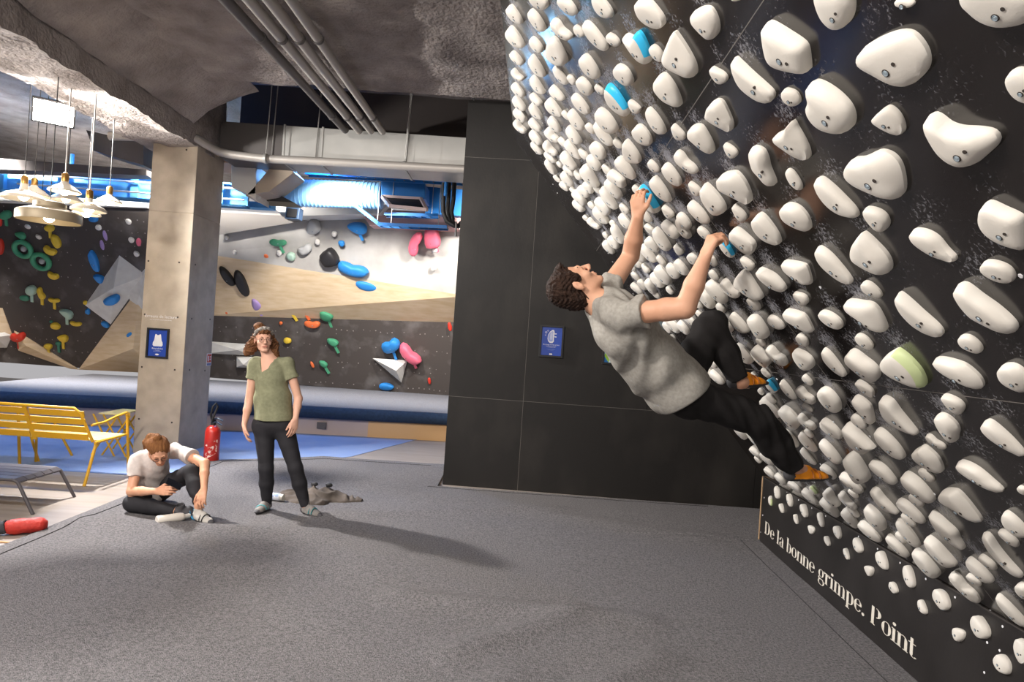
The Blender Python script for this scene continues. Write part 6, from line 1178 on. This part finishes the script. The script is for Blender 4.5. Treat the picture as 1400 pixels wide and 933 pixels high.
wom = thing('person', v3(pl[0], YW, .035), 'person with curly brown hair in sage t-shirt and black leggings standing on carpet', 'person')
S = SDF(); hg = head(S, hc, HR, .93, True); lat = nrm(sh_l-sh_r); nrmf = nrm(np.cross(lat, (0, 0, 1)))
S.cone(hc+HR @ v3(0, -.02, -.05), nb, .044, .048, .02); S.cone(nb, nb*.5+waist*.5, .05, .10, .05); S.cone(sh_r+lat*.03, sh_l-lat*.03, .042, .042, .04)
S.chain([nb*.6+waist*.4, waist, pl], [.098, .092, .11], .05, flat=lat, fac=1.25)
for a, b, c_ in ((sh_r, re_, rw), (sh_l, le, lw)): S.chain([a, b], [.043, .035], .02); S.chain([b, b*.6+c_*.4, c_], [.036, .034, .021], .012)
hand(S, rw, Q(335, 590, -.05)-rw, (.35, -.9, 0), (.9, .3, 0), (.25, .45, .3), thumb=(.55, .85, .2), sc_=.95); hand(S, lw, Q(402, 583, -.06)-lw, (-.6, -.75, 0), (-.6, .7, 0), (.25, .4, .3), thumb=(.5, .85, .2), sc_=.95)
for a, b, c_ in ((rh_, rk, ra_), (lh_, lk, la_)): S.chain([a, b], [.078, .052], .03); S.chain([b, b*.6+c_*.4, c_], [.05, .05, .031], .02)
rt, lt_ = Q(347, 706, -.16), Q(440, 710, -.10)
S.cone(ra_, v3(ra_[0], ra_[1], .085), .031, .028, .02); S.cone(la_, v3(la_[0], la_[1], .085), .031, .028, .02)
sdf_obj('body', S, .0055, [m_skinB, m_lip], wom, matfn=lipfn(hc, HR, .93))
eyes(wom, hg, HR, .93); brows(wom, hg, m_hairB, .93); glasses(wom, hg, HR, M('thin_gold_frame', '#5a4638', .35, metal=.6), .93)
S = SDF(); g = hg; R = HR; curl = lambda X, Y, Z_: .0060*np.sin(95*X+4*np.sin(45*Z_)+2*np.sin(38*Y))*np.sin(82*Z_+5*np.sin(30*X)+Y*24)+.0025*np.sin(360*X+6*np.sin(50*Z_)+80*Y)
S.ell(g(0, -.032, .036), (.074, .086, .074), R, .01); S.ell(g(0, -.060, -.03), (.076, .050, .085), R, .03)
S.chain([g(-.075, -.03, .02), g(-.095, -.03, -.07), g(-.098, -.02, -.15), g(-.08, .01, -.21)], [.030, .042, .044, .024], .03); S.chain([g(.070, -.04, .0), g(.090, -.055, -.06), g(.115, -.05, -.11), g(.14, -.04, -.14)], [.03, .040, .040, .020], .03)
S.ell(g(0, .104, -.045), (.072, .088, .105), R, .006, sub=True); S.ell(g(0, .03, .075), (.060, .055, .035), R, .02); S.warp(curl)
S.ell(g(.03, -.055, .118), (.046, .045, .034), R, .02)
hr = sdf_obj('hair', S, .0045, m_hairB, wom)
S = SDF(); S.chain([g(-.078, -.005, .030), g(-.064, .034, .074), g(-.03, .058, .096), g(0, .064, .100), g(.03, .058, .096), g(.062, .034, .074), g(.076, -.005, .035)], [.012, .016, .018, .018, .018, .016, .012], .01); S.warp(lambda X, Y, Z_: .003*np.sin(200*X+60*np.sin(9*Z_))*np.sin(150*Z_))
sdf_obj('headband', S, .004, M('grey_knitted_band', '#a9a29a', .9, '#77706a', 60, .5, .6, 90), wom, label='mottled grey headband')
S = SDF(); S.cone(sh_r+lat*.035, sh_l-lat*.035, .050, .050, .04); S.chain([nb*.62+waist*.38, waist, pl+v3(0, 0, .02)], [.104, .122, .142], .06, flat=lat, fac=1.18)
S.cone(nb, nb*.5+waist*.5, .055, .11, .05)
for a, b in ((sh_r, re_), (sh_l, le)): S.cone(a, a+(b-a)*.55, .047, .062, .025, clip=(a+(b-a)*.42, nrm(b-a)))
for a in (sh_r, sh_l): S.cone(nb+v3(0, .01, -.012), a, .040, .046, .03)
fv = nrmf if nrmf[1] < 0 else -nrmf; vp = Q(359, 511)*v3(1, 0, 1)+v3(0, nb[1], 0)+fv*.10
S.cone(hc+HR @ v3(0, -.02, -.04), nb+v3(0, 0, .012)+fv*.01, .066, .062, .01, sub=True); S.chain([nb+fv*.07+v3(-.01, 0, -.005), vp+fv*.02], [.062, .010], .006, sub=True)
S.warp(wrinkle(.0042, 30, 40, (.9, .2, .35), .7)); S.warp(wrinkle(.002, 80, 60, (.5, .2, .6), 1.7))
hem = Q(374, 568)[2]; S.cut(v3(0, 0, hem), (0.02, 0, -1))
sdf_obj('t_shirt', S, .005, m_olive, wom)
S = SDF(); S.cone(rh_, lh_, .098, .098, .04); S.cone(waist*.3+pl*.7, pl, .10, .118, .04, flat=lat, fac=1.2)
for a, b, c_ in ((rh_, rk, ra_), (lh_, lk, la_)): S.chain([a, b], [.092, .060], .03); S.chain([b, b*.6+c_*.4, c_], [.062, .061, .038], .02)
S.warp(wrinkle(.0008, 60, 40, (.1, .1, 1), .7)); 
for c_, b in ((ra_, rk), (la_, lk)): S.cut(c_+v3(0, 0, .012), c_-b, c_-v3(.1, .1, .15), c_+.1)
sdf_obj('leggings', S, .005, m_legB, wom)
m_shgrey = M('grey_suede_shoe', '#8f8a86', .8, '#7d7975', 20, .5, .2, 80); m_shdark = M('charcoal_rubber', '#4c4a4d', .7); m_teal = M('teal_lace', '#3f9ea6', .5)
for an, tt in ((ra_, rt), (la_, lt_)):
    te = v3(tt[0], tt[1], .034); dd_ = nrm(te-v3(an[0], an[1], .034)); hl = v3(an[0], an[1], .034)-dd_*.038; te = hl+dd_*.24; shoe(wom, hl, te, (0, 0, 1), (m_shgrey, m_shdark, m_teal))

# ---------------------------------------------------------------- THE SEATED PERSON
m_skinC = skin('seated_skin', '#dba688', '#cf9676'); m_teeC = M('pale_lilac_jersey', '#d3c9c3', .92, '#c6bcb7', 40, .5, .10, 300, spec=.1); m_hairC = M('auburn_hair', '#7a4e30', .7, '#9a6a42', 26, .5, .8, 70, spec=.15, stretch=(3, 3, .6))
Q = lambda x, y, Y_: at(x, y, Y_)
pl = Q(206, 688, 5.98); pl[2] = .15; lowb = Q(205, 668, 5.95); ch_ = Q(207, 637, 5.82); nb = Q(213, 620, 5.74); hc = Q(218, 617, 5.60); HR = frame((.42, -.62, -.66), (.22, -.62, .62))
sh_r, sh_l = Q(188, 629, 5.72), Q(241, 616, 5.84); re_, le = Q(180, 672, 5.62), Q(280, 634, 5.66); rw, lw = Q(215, 672, 5.44), Q(279, 669, 5.50)
rh_, lh_ = Q(196, 692, 5.9), Q(218, 690, 6.0); rh_[2] = .14; lh_[2] = .14; rk = Q(180, 693, 5.62); rk[2] = .105; lk = Q(262, 645, 5.66); ra_ = Q(244, 694, 5.55); ra_[2] = .085; la_ = Q(272, 691, 5.50)
sea = thing('person', v3(pl[0], pl[1], .035), 'person in pale t-shirt and glasses sitting cross-legged on the carpet, looking at phone', 'person')
S = SDF(); hg = head(S, hc, HR, .93, True); lat = nrm(sh_l-sh_r)
S.cone(hc+HR @ v3(0, -.03, -.05), nb, .045, .048, .02); S.cone(nb, ch_, .05, .10, .05); S.cone(sh_r+lat*.03, sh_l-lat*.03, .045, .045, .04); S.chain([ch_, lowb, pl], [.10, .10, .115], .05, flat=lat, fac=1.2)
for a, b, c_ in ((sh_r, re_, rw), (sh_l, le, lw)): S.chain([a, b], [.045, .039], .02); S.chain([b, b*.6+c_*.4, c_], [.040, .037, .023], .012)
hand(S, rw, Q(233, 671, 5.40)-rw, (.1, .25, 1), (0.35, .7, .2), (.45, .7, .4), thumb=(.75, .75, .2), sc_=.95); hand(S, lw, Q(276, 680, 5.46)-lw, (-.9, .2, .1), (0, .9, -.3), (.45, .5, .3), thumb=(.8, .75, .2), sc_=.95)
for a, b, c_ in ((rh_, rk, ra_), (lh_, lk, la_)): S.chain([a, b], [.080, .055], .03); S.chain([b, b*.6+c_*.4, c_], [.05, .05, .032], .02)
S.cone(la_, v3(la_[0], la_[1], .085), .031, .028, .02); S.cone(ra_, ra_+v3(.03, .0, -.02), .031, .028, .02)
sdf_obj('body', S, .0055, [m_skinC, m_lip], sea, matfn=lipfn(hc, HR, .93))
eyes(sea, hg, HR, .93, (0, -.003)); brows(sea, hg, m_hairC, .93); glasses(sea, hg, HR, M('dark_glasses_frame', '#2b2523', .4), .93)
S = SDF(); g = hg; R = HR
S.ell(g(0, -.022, .036), (.080, .092, .078), R, .01); S.ell(g(0, -.05, -.02), (.070, .05, .07), R, .02); S.ell(g(0, .104, -.028), (.074, .084, .100), R, .006, sub=True)
for sx in (-1, 1): S.ell(g(sx*.084, .0, -.014), (.014, .02, .030), R, .004, sub=True)
S.warp(lambda X, Y, Z_: .0022*np.sin(230*(X*.9+Y*.3)+5*np.sin(12*Z_)))
S.ell(g(.005, -.045, .132), (.030, .028, .028), R, .006); S.chain([g(.01, -.09, .10), g(.06, -.10, .085), g(.10, -.085, .04), g(.115, -.06, -.01)], [.024, .032, .026, .010], .01); S.ell(g(.02, -.04, .06), (.082, .075, .06), R, .02)
sdf_obj('hair', S, .004, m_hairC, sea)
obj('hair_tie', MB().tube([g(.024*math.cos(a), -.080, .100+.024*math.sin(a)) for a in np.linspace(0, 6.283, 13)], .006, 8), m_rub, sea, smooth=True)
S = SDF(); S.cone(sh_r+lat*.03, sh_l-lat*.03, .056, .056, .04); S.chain([ch_, lowb, pl+v3(0, 0, .03)], [.122, .126, .136], .06, flat=lat, fac=1.15); S.cone(nb, ch_, .056, .11, .05)
for a, b in ((sh_r, re_), (sh_l, le)): S.cone(a, a+(b-a)*.7, .056, .068, .03, clip=(a+(b-a)*.56, nrm(b-a)))
S.cone(nb+nrm(nb-hc)*-.02, hc+HR @ v3(0, -.03, -.06), .058, .062, .006, sub=True); S.warp(wrinkle(.0048, 30, 44, (.5, .2, .8), .2)); S.warp(wrinkle(.002, 90, 60, (.7, .2, .5), 1.2))
sdf_obj('t_shirt', S, .005, m_teeC, sea)
S = SDF(); S.cone(rh_, lh_, .098, .098, .04); S.cone(lowb*.3+pl*.7, pl, .10, .115, .04)
for a, b, c_ in ((rh_, rk, ra_), (lh_, lk, la_)): S.chain([a, b], [.090, .066], .03); S.chain([b, b*.6+c_*.4, c_], [.064, .062, .042], .02)
S.warp(wrinkle(.002, 60, 40, (.7, .1, .6), .7)); S.cut(v3(0, 0, .035), (0, 0, -1))
for c_, b in ((ra_, rk), (la_, lk)): S.cut(c_-nrm(c_-b)*.02, c_-b, c_-.11, c_+.11)
sdf_obj('leggings', S, .005, m_legB, sea)
m_sblue = M('light_blue_shoe', '#8fa9b5', .6); hl = v3(la_[0], la_[1], .036)-nrm(v3(.19, -.12, 0))*.038; shoe(sea, hl, hl+nrm(v3(.19, -.12, 0))*.235, (0, 0, 1), (M('pale_grey_shoe', '#b9b4ad', .7), m_shdark, m_rub))
hl = v3(ra_[0]-.02, ra_[1]-.01, .045); shoe(sea, hl, hl+nrm(v3(.2, .10, 0))*.23, (.0, -.25, 1), (m_shdark, m_rub, M('blue_shoe_strap', '#5b97b5', .5)))
obj('heel_patch', MB().ball(v3(la_[0]-.022, la_[1]+.012, .060), (.036, .036, .026), 12), M('sky_blue_heel', '#3c9fce', .5), sea, smooth=True)
# phone in the hand
pc_ = Q(238, 662, 5.37); PR = frame((.55, -.35, .55), (.6, .2, -.2))
t = thing('phone', pc_, 'black smartphone held in the seated person\'s right hand', 'phone')
obj('case', MB().box((-.036, -.0045, -.072), (.036, .0045, .072), R=PR*.85, c=pc_), M('black_glass', '#15161a', .15, spec=.6), t, bevel=.003)
obj('screen', MB().box((-.032, .0046, -.066), (.032, .0052, .066), R=PR*.85, c=pc_), M('phone_screen', '#1a1c22', .1), t)

# ---------------------------------------------------------------- THINGS ON THE CARPET
p0, p1 = onfloor(214, 712, .07), onfloor(249, 707, .07); d_ = nrm(p1-p0)
t = thing('water_bottle', (p0+p1)/2-v3(0, 0, .035), 'white metal drinking bottle lying on its side before the seated person', 'bottle')
obj('flask', MB().lathe([(0, 0), (.030, 0), (.035, .006), (.035, .18), (.030, .20), (.018, .215), (0, .215)], p0, d_, 22), M('white_enamel', '#ddd6cc', .35), t, smooth=True)
obj('cap', MB().lathe([(.0, .213), (.019, .213), (.019, .25), (.016, .256), (0, .256)], p0, d_, 18), M('grey_cap', '#bdb8b0', .4), t, smooth=True)
q = onfloor(227, 697, .05); obj('brush', MB().bar(q+v3(-.06, .03, 0), q+v3(.085, .05, 0), .022, .014), M('navy_plastic', '#2b3a5c', .5), label='small navy brush handle lying behind the white bottle', cat='brush', bevel=.003)
p0, p1 = onfloor(366, 678, .07), onfloor(389, 681, .07); d_ = nrm(p1-p0)
t = thing('water_bottle', (p0+p1)/2-v3(0, 0, .035), 'blue and white bottle lying between the standing person and the jacket', 'bottle')
obj('flask', MB().lathe([(0, 0), (.032, 0), (.034, .006), (.034, .12), (.030, .135)], p0, d_, 20), M('blue_print_bottle', '#8fa3c9', .4, '#dfe0e6', 30, .5, sharp=.05), t, smooth=True)
obj('cap', MB().lathe([(.030, .135), (.030, .165), (.0, .165)], p0, d_, 18), M('cream_cap', '#d8d3c6', .4), t, smooth=True)
jc = onfloor(430, 682, .035); nx_, ny_ = 90, 60; vs = []; fs = []
for i in range(nx_+1):
    for j in range(ny_+1):
        x, y = -.42+.86*i/nx_, -.24+.46*j/ny_; th = math.atan2(y/.2, x/.38); r = math.hypot(x/.38, y/.2)/(1+.16*math.sin(3*th+.6)+.10*math.sin(5*th+2)+.07*math.sin(9*th))
        q = Vector((x*5, y*5, .3)); wv_ = noise.noise(q)*1.6
        f1 = 1-abs(math.sin(9*x+14*y+3.2*wv_)); f2 = 1-abs(math.sin(17*x-9*y+4*wv_+1)); m_ = max(0, 1-r**3) if r < 1 else 0
        z = m_**.5*(.022+.060*math.exp(-((x-.06)/.2)**2-((y-.04)/.1)**2)+.030*f1+.020*f2) if r < 1 else -.02
        vs.append((jc[0]+x+.02*wv_*.5, jc[1]+y, .034+z))
for i in range(nx_):
    for j in range(ny_): k = i*(ny_+1)+j; fs.append((k, k+ny_+1, k+ny_+2, k+1))
fs = [f for f in fs if max(vs[q][2] for q in f) > .02]
o = obj('jacket', MB().add(vs, fs), M('taupe_cotton', '#6a615a', .95, '#5a524c', 12, .5, .12, 200, spec=.1), smooth='all', fix=False, label='crumpled taupe jacket lying in a heap on the carpet', cat='jacket')
for dx in (-.02, .12):
    q = jc+v3(dx+.0, .05, .125); obj('black_toggle', MB().ball(q, (.032, .02, .022), 10).bar(q+v3(-.02, 0, -.03), q+v3(-.03, 0, .01), .012, .012), m_rub, o, smooth=True)
